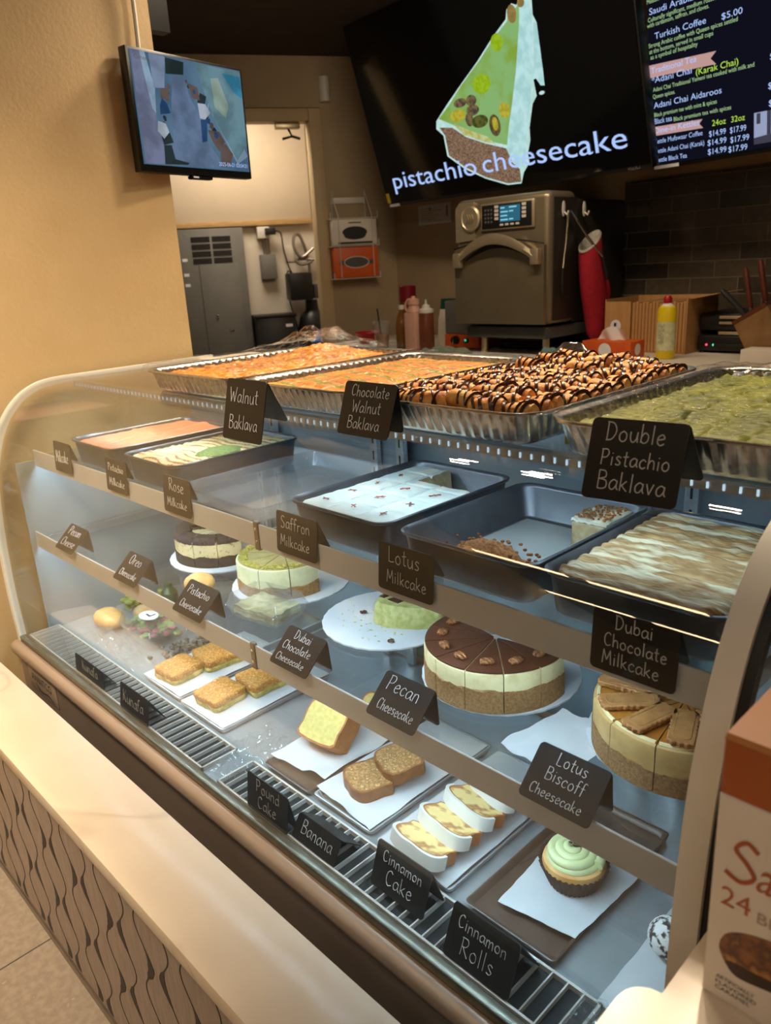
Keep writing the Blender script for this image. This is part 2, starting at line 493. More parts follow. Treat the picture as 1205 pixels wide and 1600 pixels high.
    def ell(self, c, rx, ry, rz, n=16, m=10, fn=None):
        prof = []
        loops = []
        for j in range(1, m):
            th = PI * j / m
            lp = []
            for i in range(n):
                ph = 2 * PI * i / n
                d = Vector((math.sin(th) * math.cos(ph), math.sin(th) * math.sin(ph), -math.cos(th)))
                k = fn(d) if fn else 1.0
                lp.append(Vector((c[0] + rx * d.x * k, c[1] + ry * d.y * k, c[2] + rz * d.z * k)))
            loops.append(lp)
        return self.loft(loops, True, True, True)

    def xf(self, m):
        bmesh.ops.transform(self.bm, matrix=m, verts=self.bm.verts)
        return self

    def build(self, name, mats, parent=None, loc=None, sharp=35.0, smooth=True):
        bm = self.bm
        bmesh.ops.recalc_face_normals(bm, faces=bm.faces)
        if smooth:
            for f in bm.faces: f.smooth = True
            lim = R(sharp)
            for e in bm.edges:
                if len(e.link_faces) == 2:
                    if e.calc_face_angle(0.0) > lim: e.smooth = False
        if parent is not None:
            off = wloc(parent)
        elif loc is not None:
            off = Vector(loc)
        else:
            xs = [v.co.x for v in bm.verts]; ys = [v.co.y for v in bm.verts]; zs = [v.co.z for v in bm.verts]
            off = Vector(((min(xs) + max(xs)) / 2, (min(ys) + max(ys)) / 2, min(zs)))
        for v in bm.verts: v.co -= off
        me = bpy.data.meshes.new(name)
        bm.to_mesh(me)
        bm.free()
        for m in (mats if isinstance(mats, (list, tuple)) else [mats]):
            me.materials.append(m)
        o = bpy.data.objects.new(name, me)
        COL.objects.link(o)
        if parent is not None:
            o.parent = parent
        else:
            o.location = off
        return o


def rrect(x0, x1, y0, y1, r, n=6, per=0):
    """rounded rectangle, counter-clockwise; per>0 resamples to that many points"""
    p = []
    for cx, cy, a in ((x1 - r, y0 + r, -PI / 2), (x1 - r, y1 - r, 0), (x0 + r, y1 - r, PI / 2), (x0 + r, y0 + r, PI)):
        for i in range(n + 1):
            t = a + PI / 2 * i / n
            p.append((cx + r * math.cos(t), cy + r * math.sin(t)))
    if not per: return p
    q = p + [p[0]]
    ls = [math.dist(a, b) for a, b in zip(q, q[1:])]
    tot = sum(ls)
    out = []
    k = 0
    acc = 0.0
    for i in range(per):
        t = tot * i / per
        while acc + ls[k] < t and k < len(ls) - 1:
            acc += ls[k]; k += 1
        f = (t - acc) / ls[k] if ls[k] > 0 else 0
        out.append((q[k][0] + (q[k + 1][0] - q[k][0]) * f, q[k][1] + (q[k + 1][1] - q[k][1]) * f))
    return out


def crs(pts, k=6, closed=False):
    """Catmull-Rom samples through points"""
    P = [Vector(p) for p in pts]
    n = len(P)
    out = []
    rng = range(n if closed else n - 1)
    for i in rng:
        p0 = P[(i - 1) % n] if closed or i > 0 else P[0]
        p1 = P[i]
        p2 = P[(i + 1) % n]
        p3 = P[(i + 2) % n] if closed or i + 2 < n else P[-1]
        for j in range(k):
            t = j / k
            out.append(0.5 * ((2 * p1) + (p2 - p0) * t + (2 * p0 - 5 * p1 + 4 * p2 - p3) * t * t + (3 * p1 - p0 - 3 * p2 + p3) * t ** 3))
    if not closed: out.append(P[-1])
    return out


def nz(x, y, z=0.0, s=1.0):
    return noise.noise(Vector((x * s, y * s, z * s)))


def font_mesh(mb, text, o, u, v, n, width=None, height=None, depth=0.0004, shear=0.0, align='LEFT'):
    """built-in font text laid on a plane; o = baseline start; scaled to width (and to cap height if given)"""
    cu = bpy.data.curves.new('txt', 'FONT')
    cu.body = text
    cu.size = 1.0
    cu.shear = shear
    cu.resolution_u = 3
    ob = bpy.data.objects.new('txt', cu)
    COL.objects.link(ob)
    dg = bpy.context.evaluated_depsgraph_get()
    me = bpy.data.meshes.new_from_object(ob.evaluated_get(dg))
    bpy.data.objects.remove(ob)
    bpy.data.curves.remove(cu)
    if not me.vertices:
        bpy.data.meshes.remove(me); return
    xs = [a.co.x for a in me.vertices]
    w0 = max(xs) - min(xs)
    sx = (width / w0) if width else height / 0.72
    sy = (height / 0.72) if height else sx
    x0 = min(xs)
    vs = [mb.bm.verts.new(o + u * ((a.co.x - x0) * sx) + v * (a.co.y * sy) + n * depth) for a in me.vertices]
    fs = []
    for p in me.polygons:
        try:
            fs.append(mb.bm.faces.new([vs[i] for i in p.vertices]))
        except ValueError:
            pass
    mb._mark(fs)
    bpy.data.meshes.remove(me)


# single-stroke hand lettering: strokes of points on a cap height of 1, x-height 0.55
G = {
    'a': (.5, [[(.44, .46), (.26, .55), (.06, .36), (.08, .08), (.26, .03), (.42, .26), (.45, .52)], [(.45, .52), (.44, .16), (.53, .02)]]),
    'b': (.48, [[(.06, 1), (.06, .5), (.06, .02)], [(.06, .32), (.22, .54), (.42, .42), (.40, .12), (.22, .0), (.06, .1)]]),
    'c': (.44, [[(.42, .44), (.26, .55), (.07, .36), (.09, .1), (.26, .0), (.42, .1)]]),
    'd': (.5, [[(.44, .4), (.26, .55), (.06, .34), (.1, .05), (.28, .03), (.43, .24)], [(.44, 1.0), (.44, .5), (.46, .02)]]),
    'e': (.46, [[(.07, .28), (.26, .31), (.42, .38), (.3, .56), (.1, .42), (.08, .14), (.24, .0), (.43, .1)]]),
    'f': (.36, [[(.38, .92), (.24, 1.0), (.15, .84), (.14, .4), (.12, -.04)], [(.0, .52), (.32, .56)]]),
    'h': (.48, [[(.06, 1), (.06, .5), (.06, 0)], [(.06, .3), (.2, .53), (.38, .46), (.42, .0)]]),
    'i': (.2, [[(.1, .55), (.1, .3), (.1, 0)], [(.09, .75), (.12, .78)]]),
    'k': (.46, [[(.06, 1), (.06, .5), (.06, 0)], [(.38, .55), (.22, .38), (.07, .24)], [(.14, .3), (.28, .14), (.44, 0)]]),
    'l': (.2, [[(.1, 1), (.1, .5), (.1, 0)]]),
    'm': (.72, [[(.06, .54), (.06, .28), (.06, 0)], [(.06, .32), (.18, .54), (.32, .46), (.34, .0)], [(.34, .32), (.46, .54), (.62, .46), (.66, .0)]]),
    'n': (.48, [[(.06, .54), (.06, .28), (.06, 0)], [(.06, .32), (.2, .54), (.38, .46), (.42, .0)]]),
    'o': (.5, [[(.26, .55), (.08, .4), (.08, .12), (.26, .0), (.43, .14), (.42, .42), (.26, .55)]]),
    'r': (.38, [[(.06, .54), (.07, .28), (.06, 0)], [(.06, .3), (.18, .52), (.36, .5)]]),
    's': (.42, [[(.38, .48), (.22, .56), (.1, .44), (.22, .3), (.36, .18), (.26, .02), (.06, .06)]]),
    't': (.36, [[(.18, .92), (.17, .5), (.18, .08), (.32, .03)], [(.02, .58), (.34, .62)]]),
    'u': (.5, [[(.06, .55), (.07, .2), (.2, .0), (.38, .14), (.44, .5)], [(.44, .55), (.44, .3), (.47, 0)]]),
    'v': (.46, [[(.04, .55), (.12, .3), (.22, 0)], [(.22, 0), (.32, .3), (.42, .56)]]),
    'A': (.64, [[(.04, 0), (.18, .5), (.32, 1)], [(.32, 1), (.46, .5), (.6, 0)], [(.14, .36), (.5, .36)]]),
    'B': (.6, [[(.08, 1), (.08, .5), (.08, 0)], [(.08, 1), (.42, .96), (.46, .66), (.1, .53)], [(.1, .53), (.5, .46), (.54, .12), (.3, .0), (.06, .02)]]),
    'C': (.6, [[(.54, .86), (.36, 1.0), (.12, .78), (.08, .3), (.26, .0), (.54, .12)]]),
    'D': (.64, [[(.1, 1), (.1, .5), (.1, 0)], [(.04, .98), (.4, .92), (.58, .54), (.4, .1), (.06, 0)]]),
    'L': (.54, [[(.1, 1), (.1, .5), (.1, .02)], [(.1, .02), (.3, .0), (.5, .04)]]),
    'M': (.76, [[(.06, 0), (.1, .5), (.14, 1)], [(.14, 1), (.26, .6), (.38, .3)], [(.38, .3), (.5, .6), (.62, 1)], [(.62, 1), (.66, .5), (.7, 0)]]),
    'O': (.68, [[(.34, 1), (.12, .8), (.08, .3), (.3, .0), (.56, .2), (.58, .75), (.34, 1)]]),
    'P': (.58, [[(.1, 1), (.1, .5), (.08, 0)], [(.04, .96), (.4, .98), (.52, .74), (.38, .5), (.1, .46)]]),
    'R': (.6, [[(.1, 1), (.1, .5), (.08, 0)], [(.04, .96), (.4, .98), (.5, .74), (.34, .52), (.1, .48)], [(.2, .48), (.36, .24), (.56, 0)]]),
    'S': (.58, [[(.5, .9), (.3, 1.0), (.1, .8), (.26, .56), (.46, .38), (.44, .1), (.2, .0), (.06, .12)]]),
    'W': (.86, [[(.04, 1), (.14, .5), (.22, 0)], [(.22, 0), (.34, .4), (.42, .7)], [(.42, .7), (.52, .35), (.62, 0)], [(.62, 0), (.72, .5), (.82, 1)]]),
    'K': (.6, [[(.08, 1), (.08, .5), (.08, 0)], [(.5, 1), (.3, .7), (.1, .45)], [(.2, .55), (.36, .26), (.56, 0)]]),
    ' ': (.34, []),
}


def hand(mb, lines, o, u, v, n, width, height, fill=0.74, r=0.00085, seed=0):
    """centred hand lettering on a panel of width x height with origin at its lower left"""
    rn = random.Random(seed)
    k = len(lines)
    lh = height / (k + 0.35)
    cap = lh * 0.66
    for li, t in enumerate(lines):
        adv = sum(G[c][0] + 0.09 for c in t)
        s = min(width * fill / adv, cap * 1.15)
        x = (width - adv * s) / 2 + rn.uniform(-.03, .03) * width
        y = height - lh * (li + 1) + lh * 0.10
        cs = max(s, cap * 0.8)
        for c in t:
            wd, strokes = G[c]
            dy = rn.uniform(-.03, .03) * cap
            for st in strokes:
                pts = crs([(a, b, 0) for a, b in st], 4) if len(st) > 2 else [Vector((a, b, 0)) for a, b in st]
                mb.tube([o + u * (x + p.x * s) + v * (y + dy + p.y * cs) + n * 0.0006 for p in pts], r, 4)
            x += (wd + 0.09) * s


def plaque(mb, o, u, v, n, wd, ht, th=0.0016, r=0.006):
    poly = rrect(0, wd, 0, ht, r, 4)
    mb.prism(poly, lambda a, b, c: o + u * a + v * b + n * c, -th, 0.0)


def tent_sign(label, lines, x0, x1, yb, zb, yt, zt, yf, zf, group, seed=0, skew=0.0):
    """black tent card: written front panel leaning from (yb,zb) up to the fold (yt,zt), rear panel down to (yf,zf)"""
    t = thing('tent_sign', label, 'sign', ((x0 + x1) / 2, (yb + yf) / 2, min(zb, zf)), group)
    wd = x1 - x0
    u = Vector((wd, skew, 0)).normalized()
    wd = Vector((wd, skew, 0)).length
    o = Vector((x0, yb, zb))
    v = Vector((0, yt - yb, zt - zb)); ht = v.length; v.normalize()
    n = u.cross(v).normalized()
    if n.y > 0: n = -n
    m = MB(); plaque(m, o, u, v, n, wd, ht); m.build('front_panel', M_SIGN, t)
    v2 = Vector((0, yf - yt, zf - zt)); h2 = v2.length; v2.normalize()
    n2 = u.cross(v2).normalized()
    m = MB(); plaque(m, Vector((x0, yt + 0.0012, zt)), u, v2, n2, wd, h2); m.build('rear_panel', M_SIGN, t)
    m = MB(); hand(m, lines, o, u, v, n, wd, ht, seed=seed, r=0.00075 if seed < 10 else 0.0006); m.build('chalk_lettering', M_CHALK, t, smooth=False)
    return t

# ------------------------------------------------------------------ the room
def struct(mb, name, mat, **k):
    o = mb.build(name, mat, **k)
    o['kind'] = 'structure'
    return o


ZC = 2.58
m = MB(); m.box(-6.5, 2.5, -3.5, 6.0, -0.05, 0.0)
fl = struct(m, 'floor', M_FLOOR)
# tile joints in the floor
m = MB()
for k in range(-4, 5):
    x = -1.55 + 0.6 * k
    m.box(x - 0.0015, x + 0.0015, -3.4, 0.354, 0.0, 0.0006)
m.box(-6.4, 2.4, -0.2515, -0.2485, 0.0, 0.0006)
struct(m, 'trim_1', M_DARKGREY)
m = MB(); m.box(-6.5, 2.5, -3.5, 6.0, ZC, ZC + 0.05)
struct(m, 'ceiling', M_CEIL)
XW = -2.162
m = MB(); m.box(XW - 0.12, XW, -3.4, 1.258, 0.0, ZC - 0.001)
struct(m, 'wall_left', M_YELLOW)
m = MB(); m.box(-2.1, 2.4, -3.5, -3.4, 0, ZC - 0.001)
struct(m, 'wall_front', M_BROWNWALL)
m = MB(); m.box(1.8, 1.9, -3.39, 3.66, 0, ZC - 0.001)
struct(m, 'wall_right', M_BROWNWALL)
YB = 3.68
DC = Vector((-3.659, YB, 0))
DA = R(62.4)
DD = Vector((math.cos(DA), math.sin(DA), 0))       # along the angled wall, to the right
DN = Vector((math.sin(DA), -math.cos(DA), 0))      # towards the customer
ZV = Vector((0, 0, 1))
m = MB(); m.box(-3.70, 2.3, YB, YB + 0.1, 0, ZC - 0.001)
struct(m, 'wall_back', M_BROWNWALL)


def dbox(mb, a0, a1, z0, z1, c0, c1, bev=0.0):
    """box in the frame of the angled wall: a along it from the corner, c towards the viewer"""
    return mb.obox(DC, DD, ZV, DN, a0, a1, z0, z1, c0, c1, bev)


m = MB()
dbox(m, -0.43, 0.0, 0, ZC - 0.001, -0.1, 0.0)
dbox(m, -1.62, -0.43, 2.31, ZC - 0.001, -0.1, 0.0)
dbox(m, -2.6, -1.62, 0, ZC - 0.001, -0.1, 0.0)
struct(m, 'wall_door_side', M_BROWNWALL)
m = MB()
dbox(m, -0.505, -0.432, 0, 2.305, -0.11, 0.012, 0.003)
dbox(m, -1.615, -0.507, 2.238, 2.305, -0.11, 0.012, 0.003)
dbox(m, -1.615, -1.545, 0, 2.236, -0.11, 0.012, 0.003)
struct(m, 'door_1', M_JAMB)
# utility room beyond the door
m = MB(); dbox(m, -2.6, 0.9, 0, ZC - 0.001, -1.10, -1.0)
struct(m, 'wall_utility_far', M_WHITEP)
m = MB(); dbox(m, -0.10, -0.02, 0, ZC - 0.001, -0.99, -0.12)
struct(m, 'wall_utility_side', M_WHITEP)

# dark glazed brick tile on the back wall
def brick_mat():
    mt, nt, out = newmat('dark_brick_tile')
    N, L = nt.nodes, nt.links
    b = N.new('ShaderNodeBsdfPrincipled')
    L.new(b.outputs[0], out.inputs[0])
    tc = N.new('ShaderNodeTexCoord')
    sp = N.new('ShaderNodeSeparateXYZ'); L.new(tc.outputs['Object'], sp.inputs[0])
    cb = N.new('ShaderNodeCombineXYZ'); L.new(sp.outputs[0], cb.inputs[0]); L.new(sp.outputs[2], cb.inputs[1])
    br = N.new('ShaderNodeTexBrick')
    L.new(cb.outputs[0], br.inputs['Vector'])
    br.inputs['Scale'].default_value = 1.0
    br.inputs['Brick Width'].default_value = 0.222
    br.inputs['Row Height'].default_value = 0.0735
    br.inputs['Mortar Size'].default_value = 0.0028
    br.inputs['Mortar Smooth'].default_value = 0.15
    br.inputs['Color1'].default_value = S(66, 58, 50)
    br.inputs['Color2'].default_value = S(112, 98, 78)
    br.inputs['Mortar'].default_value = S(128, 116, 98)
    br.inputs['Bias'].default_value = -0.2
    tx = N.new('ShaderNodeTexNoise'); tx.inputs['Scale'].default_value = 30; tx.inputs['Detail'].default_value = 6
    L.new(tc.outputs['Object'], tx.inputs['Vector'])
    mx = N.new('ShaderNodeMixRGB'); mx.blend_type = 'MULTIPLY'; mx.inputs[0].default_value = 0.5
    L.new(br.outputs['Color'], mx.inputs[1]); L.new(tx.outputs['Fac'], mx.inputs[2])
    L.new(mx.outputs[0], b.inputs['Base Color'])
    b.inputs['Roughness'].default_value = 0.22
    bp = N.new('ShaderNodeBump'); bp.inputs['Strength'].default_value = 0.6; bp.inputs['Distance'].default_value = 0.004
    iv = N.new('ShaderNodeMath'); iv.operation = 'SUBTRACT'; iv.inputs[0].default_value = 1.0
    L.new(br.outputs['Fac'], iv.inputs[1]); L.new(iv.outputs[0], bp.inputs['Height'])
    b2 = N.new('ShaderNodeBump'); b2.inputs['Strength'].default_value = 0.35; b2.inputs['Distance'].default_value = 0.004
    L.new(tx.outputs['Fac'], b2.inputs['Height']); L.new(bp.outputs[0], b2.inputs['Normal'])
    L.new(b2.outputs[0], b.inputs['Normal'])
    return mt


m = MB(); m.box(-2.06, 2.2, YB - 0.012, YB - 0.001, 0.972, 1.72)
struct(m, 'wall_back_tile', brick_mat())

# half wall in front of the case: relief tile panel, quartz ledge
YP = 0.358


def wave_panel():
    mb = MB()
    mb.box(XW + 0.001, 0.6, YP, YP + 0.10, 0.02, 0.468)
    mb.mi = 1
    # black ogee grooves: two interleaved families of wavy lines, swelling and thinning along their height
    p = 0.148
    n = 84
    for fam in (0, 1):
        for k in range(-6, 13):
            xc = -1.305 + p * k + fam * p * 0.5
            pts = []
            for i in range(n + 1):
                z = 0.028 + (0.462 - 0.028) * i / n
                ph = 2 * PI * (z - 0.343) / 0.148
                x = xc + (-0.018 if fam else 0.018) * math.cos(ph)
                wd = 0.0015 + 0.0092 * max(0.0, math.cos(ph + 0.35)) ** 1.2
                if wd > 0.0025: wd += 0.0022 * nz(k * 3.1 + fam, z, 0, 90)
                pts.append((x, z, wd))
            if pts[0][0] < XW + .03: continue
            rows = []
            for x, z, wd in pts:
                xa, xb = min(max(x - wd, XW + .002), .599), min(max(x + wd, XW + .004), .6)
                rows.append([Vector((xa, YP - 0.0006, z)), Vector((xb, YP - 0.0006, z)), Vector((xb, YP + 0.002, z)), Vector((xa, YP + 0.002, z))])
            mb.loft(rows, True, True, True)
    return mb


M_WAVETILE = pm('taupe_wood_grain_tile', S(174, 158, 146), S(156, 140, 128), 30, 0.5, stretch=(6, 1, 0.7), bump=0.1)
M_GROOVE = pm('groove_black', S(22, 20, 24), None, rough=0.5)
struct(wave_panel(), 'wall_counter_front', [M_WAVETILE, M_GROOVE], sharp=60)
m = MB(); m.box(XW + 0.001, 0.6, YP - 0.004, YP - 0.0008, 0.0, 0.020)
struct(m, 'baseboard_counter', M_TRIMMETAL)
m = MB(); m.box(XW + 0.001, 0.6, 0.346, 0.482, 0.470, 0.500, 0.002)
o = m.build('quartz_ledge', M_QUARTZ)
tag(o, 'long cream quartz ledge running along in front of the glass pastry case', 'counter ledge')
m = MB(); m.box(XW + 0.001, 0.6, 0.3478, 0.3508, 0.4665, 0.4699)
struct(m, 'trim_2', M_TRIMMETAL)

# raised quartz counter beside the case end
m = MB()
poly = [(-0.220, -0.3), (-0.220, 0.425)] + [(-0.220 + 0.024 * (1 - math.cos(a)), 0.425 + 0.026 * math.sin(a)) for a in (0.4, 0.8, 1.2, PI / 2)] + [(-0.196, 0.452), (-0.196, 1.0), (0.6, 1.0), (0.6, -0.3)]
m.prism(poly, lambda a, b, c: (a, b, c), 0.815, 0.850)
o = m.build('quartz_counter', M_QUARTZ)
tag(o, 'raised cream quartz counter with a rounded corner under the biscotti carton', 'counter')
m = MB(); m.box(-0.18, 0.58, 0.49, 0.98, 0.0, 0.814)
struct(m, 'wall_counter_right', M_WHITEP)

# ------------------------------------------------------------------ the display case
XL, XR = -2.115, -0.250
case = thing('display_case', 'long curved glass refrigerated pastry case with lit shelves of cakes', 'display case', (-1.19, 1.0, 0))
# front profile of the curved glass, (y, z) from the deck up to the top
PROF = crs([(0.586, 0.482, 0), (0.583, 0.60, 0), (0.586, 0.75, 0), (0.598, 0.90, 0), (0.622, 1.0, 0), (0.655, 1.07, 0), (0.70, 1.12, 0), (0.75, 1.148, 0), (0.80, 1.158, 0), (0.86, 1.160, 0)], 5)
PROF = [(p.x, p.y) for p in PROF]


def offs(prof, d):
    """offset a profile inwards (towards +y / -z)"""
    out = []
    for i, (y, z) in enumerate(prof):
        a = prof[max(i - 1, 0)]; b = prof[min(i + 1, len(prof) - 1)]
        t = Vector((b[0] - a[0], b[1] - a[1])).normalized()
        out.append((y + t.y * d, z - t.x * d))
    return out


m = MB()
m.prism([(0.578, 0.03), (0.578, 0.405), (0.574, 0.425), (0.563, 0.434), (0.560, 0.446), (0.563, 0.458), (0.574, 0.464), (0.60, 0.464), (0.60, 0.46), (1.44, 0.46), (1.44, 0.03)],
        lambda a, b, c: (c, a, b), XL - 0.02, XR + 0.03)
m.build('body', M_CASE, case, sharp=30)
m = MB()
m.prism([(0.5735, 0.424), (0.562, 0.433), (0.5588, 0.446), (0.562, 0.459), (0.574, 0.4655), (0.582, 0.4655), (0.582, 0.424)], lambda a, b, c: (c, a, b), XL - 0.021, XR + 0.031)
m.build('moulding', M_CASETRIM, case, sharp=50)
m = MB(); m.box(XL, XR, 0.5825, 0.600, 0.4645, 0.482, 0.002)
m.build('glass_channel', M_CHANNEL, case)
m = MB(); m.box(XL - 0.021 + 0.06, XL + 0.225, 0.5745, 0.578, 0.345, 0.418, 0.002)
np_ = m.build('nameplate', M_CASETRIM, case)
m = MB()
font_mesh(m, 'AVANTCO', Vector((XL + 0.062, 0.5742, 0.377)), Vector((1, 0, 0)), Vector((0, 0, 1)), Vector((0, -1, 0)), width=0.135, height=0.024)
m.tube(crs([(XL + 0.085, 0.5738, 0.372), (XL + 0.12, 0.5738, 0.356), (XL + 0.165, 0.5738, 0.362), (XL + 0.205, 0.5738, 0.352)], 6), [0.0006 + 0.0012 * math.sin(PI * i / 18) for i in range(19)], 5)
m.build('lettering', M_TXTBLACK, np_, smooth=False)
# interior deck, liner, doors
m = MB(); m.box(XL + 0.002, XR - 0.002, 0.601, 1.19, 0.4605, 0.4725)
m.build('deck', M_DECK, case)
m = MB(); m.box(XL + 0.001, XL + 0.006, 0.66, 1.19, 0.473, 0.955)
m.build('end_liner', M_LINER, case)
for x0, x1, y0 in ((XL + .01, -1.19, 1.192), (-1.23, XR - .01, 1.212)):
    m = MB(); m.box(x0, x1, y0, y0 + 0.012, 0.475, 1.145, 0.002)
    d = m.build('sliding_door', M_BACKDOOR, case)
    m = MB(); m.box(x0 + 0.03, x0 + 0.045, y0 + 0.013, y0 + 0.03, 0.75, 0.9, 0.003); m.build('handle', M_STEEL, d)
# vent grilles with many fins at the front of the deck
for x0, x1 in ((XL + 0.012, -1.205), (-1.150, -0.375)):
    mb = MB()
    y0, y1 = 0.603, 0.688
    zt = 0.482
    for (a0, a1, b0, b1) in ((x0, x1, y0, y0 + .004), (x0, x1, y1 - .004, y1), (x0, x0 + .004, y0, y1), (x1 - .004, x1, y0, y1)):
        mb.box(a0, a1, b0, b1, 0.4726, zt)
    k = int((x1 - x0) / 0.0235)
    for i in range(1, k):
        x = x0 + (x1 - x0) * i / k
        mb.box(x - 0.0011, x + 0.0011, y0 + .003, y1 - .003, 0.4728, zt)
    g = mb.build('vent_grille', M_GRILLE, case)
    mb = MB(); mb.box(x0 + .003, x1 - .003, y0 + .003, y1 - .003, 0.4726, 0.4734)
    mb.build('duct', M_DARKVOID, g)
# curved front glass
m = MB()
inner = offs(PROF, 0.004)
m.prism(PROF + list(reversed(inner)), lambda a, b, c: (c, a, b), XL + 0.001, XR - 0.001)
m.build('curved_glass', M_GLASS, case, sharp=50)
m = MB(); m.box(XL + 0.001, XR - 0.001, 0.862, 1.25, 1.1525, 1.1595)
m.build('top_glass', M_GLASS, case)
m = MB(); m.box(XL + 0.001, XR - 0.001, 1.252, 1.44, 1.135, 1.1595, 0.003)
m.build('rear_top', M_WHITEP, case)
# end frames, gaskets and end glass
LOW = [(0.586, 0.466)]
PFULL = LOW + PROF + [(1.30, 1.162)]
for s, xa, xb, xg0, xg1 in (('l', XL - 0.016, XL, XL - 0.020, XL - 0.0165), ('r', XR, XR + 0.026, XR + 0.0265, XR + 0.036)):
    m = MB()
    out_ = [(y - 0.004, z) for y, z in LOW] + offs(PROF, -0.004) + [(1.30, 1.166)]
    inn = [(0.586 + 0.015, 0.466)] + offs(PROF, 0.015)[1:] + [(1.30, 1.145)]
    m.prism(out_ + list(reversed(inn)), lambda a, b, c: (c, a, b), xa, xb)
    e = m.build('end_frame', M_FRAME, case, sharp=40)
    m = MB()
    inn = [(0.586 + 0.014, 0.466)] + offs(PROF, 0.014)[1:] + [(1.30, 1.146)]
    m.prism([(y + 0.001, z - 0.001) for y, z in PFULL] + list(reversed(inn)), lambda a, b, c: (c, a, b), xg0, xg1)
    m.build('gasket', M_GASKET, e, sharp=40)
    m = MB()
    xm = (xa + xb) / 2
    m.prism([(0.612, 0.47)] + offs(PROF, 0.024)[2:] + [(1.19, 1.134), (1.19, 0.47)], lambda a, b, c: (c, a, b), xm - .002, xm + .002)
    m.build('end_glass', M_GLASS, case, sharp=40)
# slotted uprights at the back
for x in (-1.74, -1.66, -1.27, -1.185, -0.60, -0.52):
    mb = MB()
    mb.box(x - 0.012, x + 0.012, 1.172, 1.186, 0.475, 1.14, 0.002)
    mb.mi = 1
    for i in range(16):
        z = 0.52 + i * 0.038
        mb.box(x - 0.002, x + 0.002, 1.1712, 1.1722, z, z + 0.02)
    mb.build('upright', [M_STEEL, M_DARKVOID], case)
# glass shelves with price rails
for (z, yf, zr0, zr1, nm) in ((0.962, 0.719, 0.940, 0.985, 'upper'), (0.744, 0.684, 0.720, 0.765, 'lower')):
    for x0, x1 in ((XL + 0.012, -1.088), (-1.074, XR - 0.006)):
        m = MB(); m.box(x0, x1, yf, 1.165, z, z + 0.006, 0.0012, 1)
        sh = m.build('glass_shelf', M_GLASSEDGE, case)
        mb = MB()
        mb.box(x0, x1, yf - 0.010, yf - 0.006, zr0, zr1, 0.001, 1)
        mb.box(x0, x1, yf - 0.006, yf + 0.012, zr0 + 0.0185, zr0 + 0.021)
        rl = mb.build('price_rail', M_RAIL, sh)
        mb = MB(); mb.box(x0 + 0.02, x1 - (0.02 if x1 < -1 else 0.13), yf - 0.003, yf + 0.009, zr0 + 0.0155, zr0 + 0.018)
        mb.build('led_strip', M_LED, sh)
        for xb in (x0 + 0.004, x1 - 0.010):
            mb = MB()
            mb.box(xb, xb + 0.006, yf + 0.014, 1.17, z - 0.022, z - 0.0005)
            mb.build('bracket', M_STEEL, sh)
    mb = MB()
    mb.box(-1.0875, -1.0745, yf - 0.012, yf - 0.004, zr0 - 0.004, zr1 + 0.004, 0.001, 1)
    pl = mb.build('joint_plate', M_TRIMMETAL, case)
    mb = MB()
    for zz in (zr0 + 0.012, zr1 - 0.010):
        mb.cyl((-1.081, yf - 0.0135, zz), (-1.081, yf - 0.012, zz), 0.003, n=10)
    mb.build('screw', M_CHROME, pl)
mb = MB(); mb.box(XL + 0.03, XR - 0.03, 0.842, 0.862, 1.1475, 1.1505); mb.box(XL + 0.03, XR - 0.03, 0.842, 0.8435, 1.136, 1.1474)
lb = mb.build('led_bar', M_STEEL, case)
mb = MB(); mb.box(XL + 0.035, XR - 0.035, 0.846, 0.859, 1.1440, 1.1470)
mb.build('led_strip', M_LEDTOP, lb)
mb = MB()
for i in range(96):
    x = XL + 0.05 + (XR - XL - 0.1) * i / 95
    mb.box(x - 0.0013, x + 0.0013, 0.8405, 0.8415, 1.1390, 1.1465)
mb.build('led_diodes', M_LEDDOT, lb)

# ------------------------------------------------------------------ foil trays of baklava on top of the case
ZTOP = 1.1605


def foil_tray(label, x0, x1, y0, y1, h=0.046):
    mb = MB()
    per = 340
    cx, cy = (x0 + x1) / 2, (y0 + y1) / 2

    def loop(ins, z, flute=0.0):
        pts = rrect(x0 + ins, x1 - ins, y0 + ins, y1 - ins, max(0.012, 0.05 - ins), 6, per)
        out = []
        for i, (x, y) in enumerate(pts):
            d = Vector((x - cx, y - cy)).normalized()
            f = flute * (1 if (i // 2) % 2 else -1)
            out.append(Vector((x + d.x * f, y + d.y * f, z)))
        return out
    Z = ZTOP
    mb.loft([loop(0.030, Z + .0008), loop(0.026, Z + .0008), loop(0.022, Z + 0.006, 0.0012), loop(0.011, Z + h - 0.006, 0.0016), loop(0.010, Z + h - 0.002),
             loop(0.001, Z + h - 0.003), loop(0.0, Z + h - 0.001), loop(0.001, Z + h + 0.0015), loop(0.004, Z + h + 0.0015), loop(0.009, Z + h - 0.001),
             loop(0.0115, Z + h - 0.002), loop(0.0125, Z + h - 0.007, 0.0016), loop(0.0235, Z + 0.007, 0.0012), loop(0.028, Z + 0.0022)], True, True, True)
    o = mb.build('foil_tray', M_FOIL, sharp=60)
    return tag(o, label, 'tray', 'foil trays along the top of the case')


TR = [(-1.640, -1.275, 0.815, 1.335), (-1.262, -0.925, 0.815, 1.300), (-0.912, -0.570, 0.800, 1.310), (-0.556, -0.190, 0.795, 1.330)]
TL = ['foil tray under bunched film, at the cream wall end of the case top',
      'foil tray of flat orange baklava between the film-heaped tray and the chocolate-striped tray',
      'uncovered foil tray of chocolate-striped pastry rolls on the case top',
      'foil tray of green pistachio baklava under film behind the Double Pistachio card']
for a, l in zip(TR, TL):
    foil_tray(l, *a)


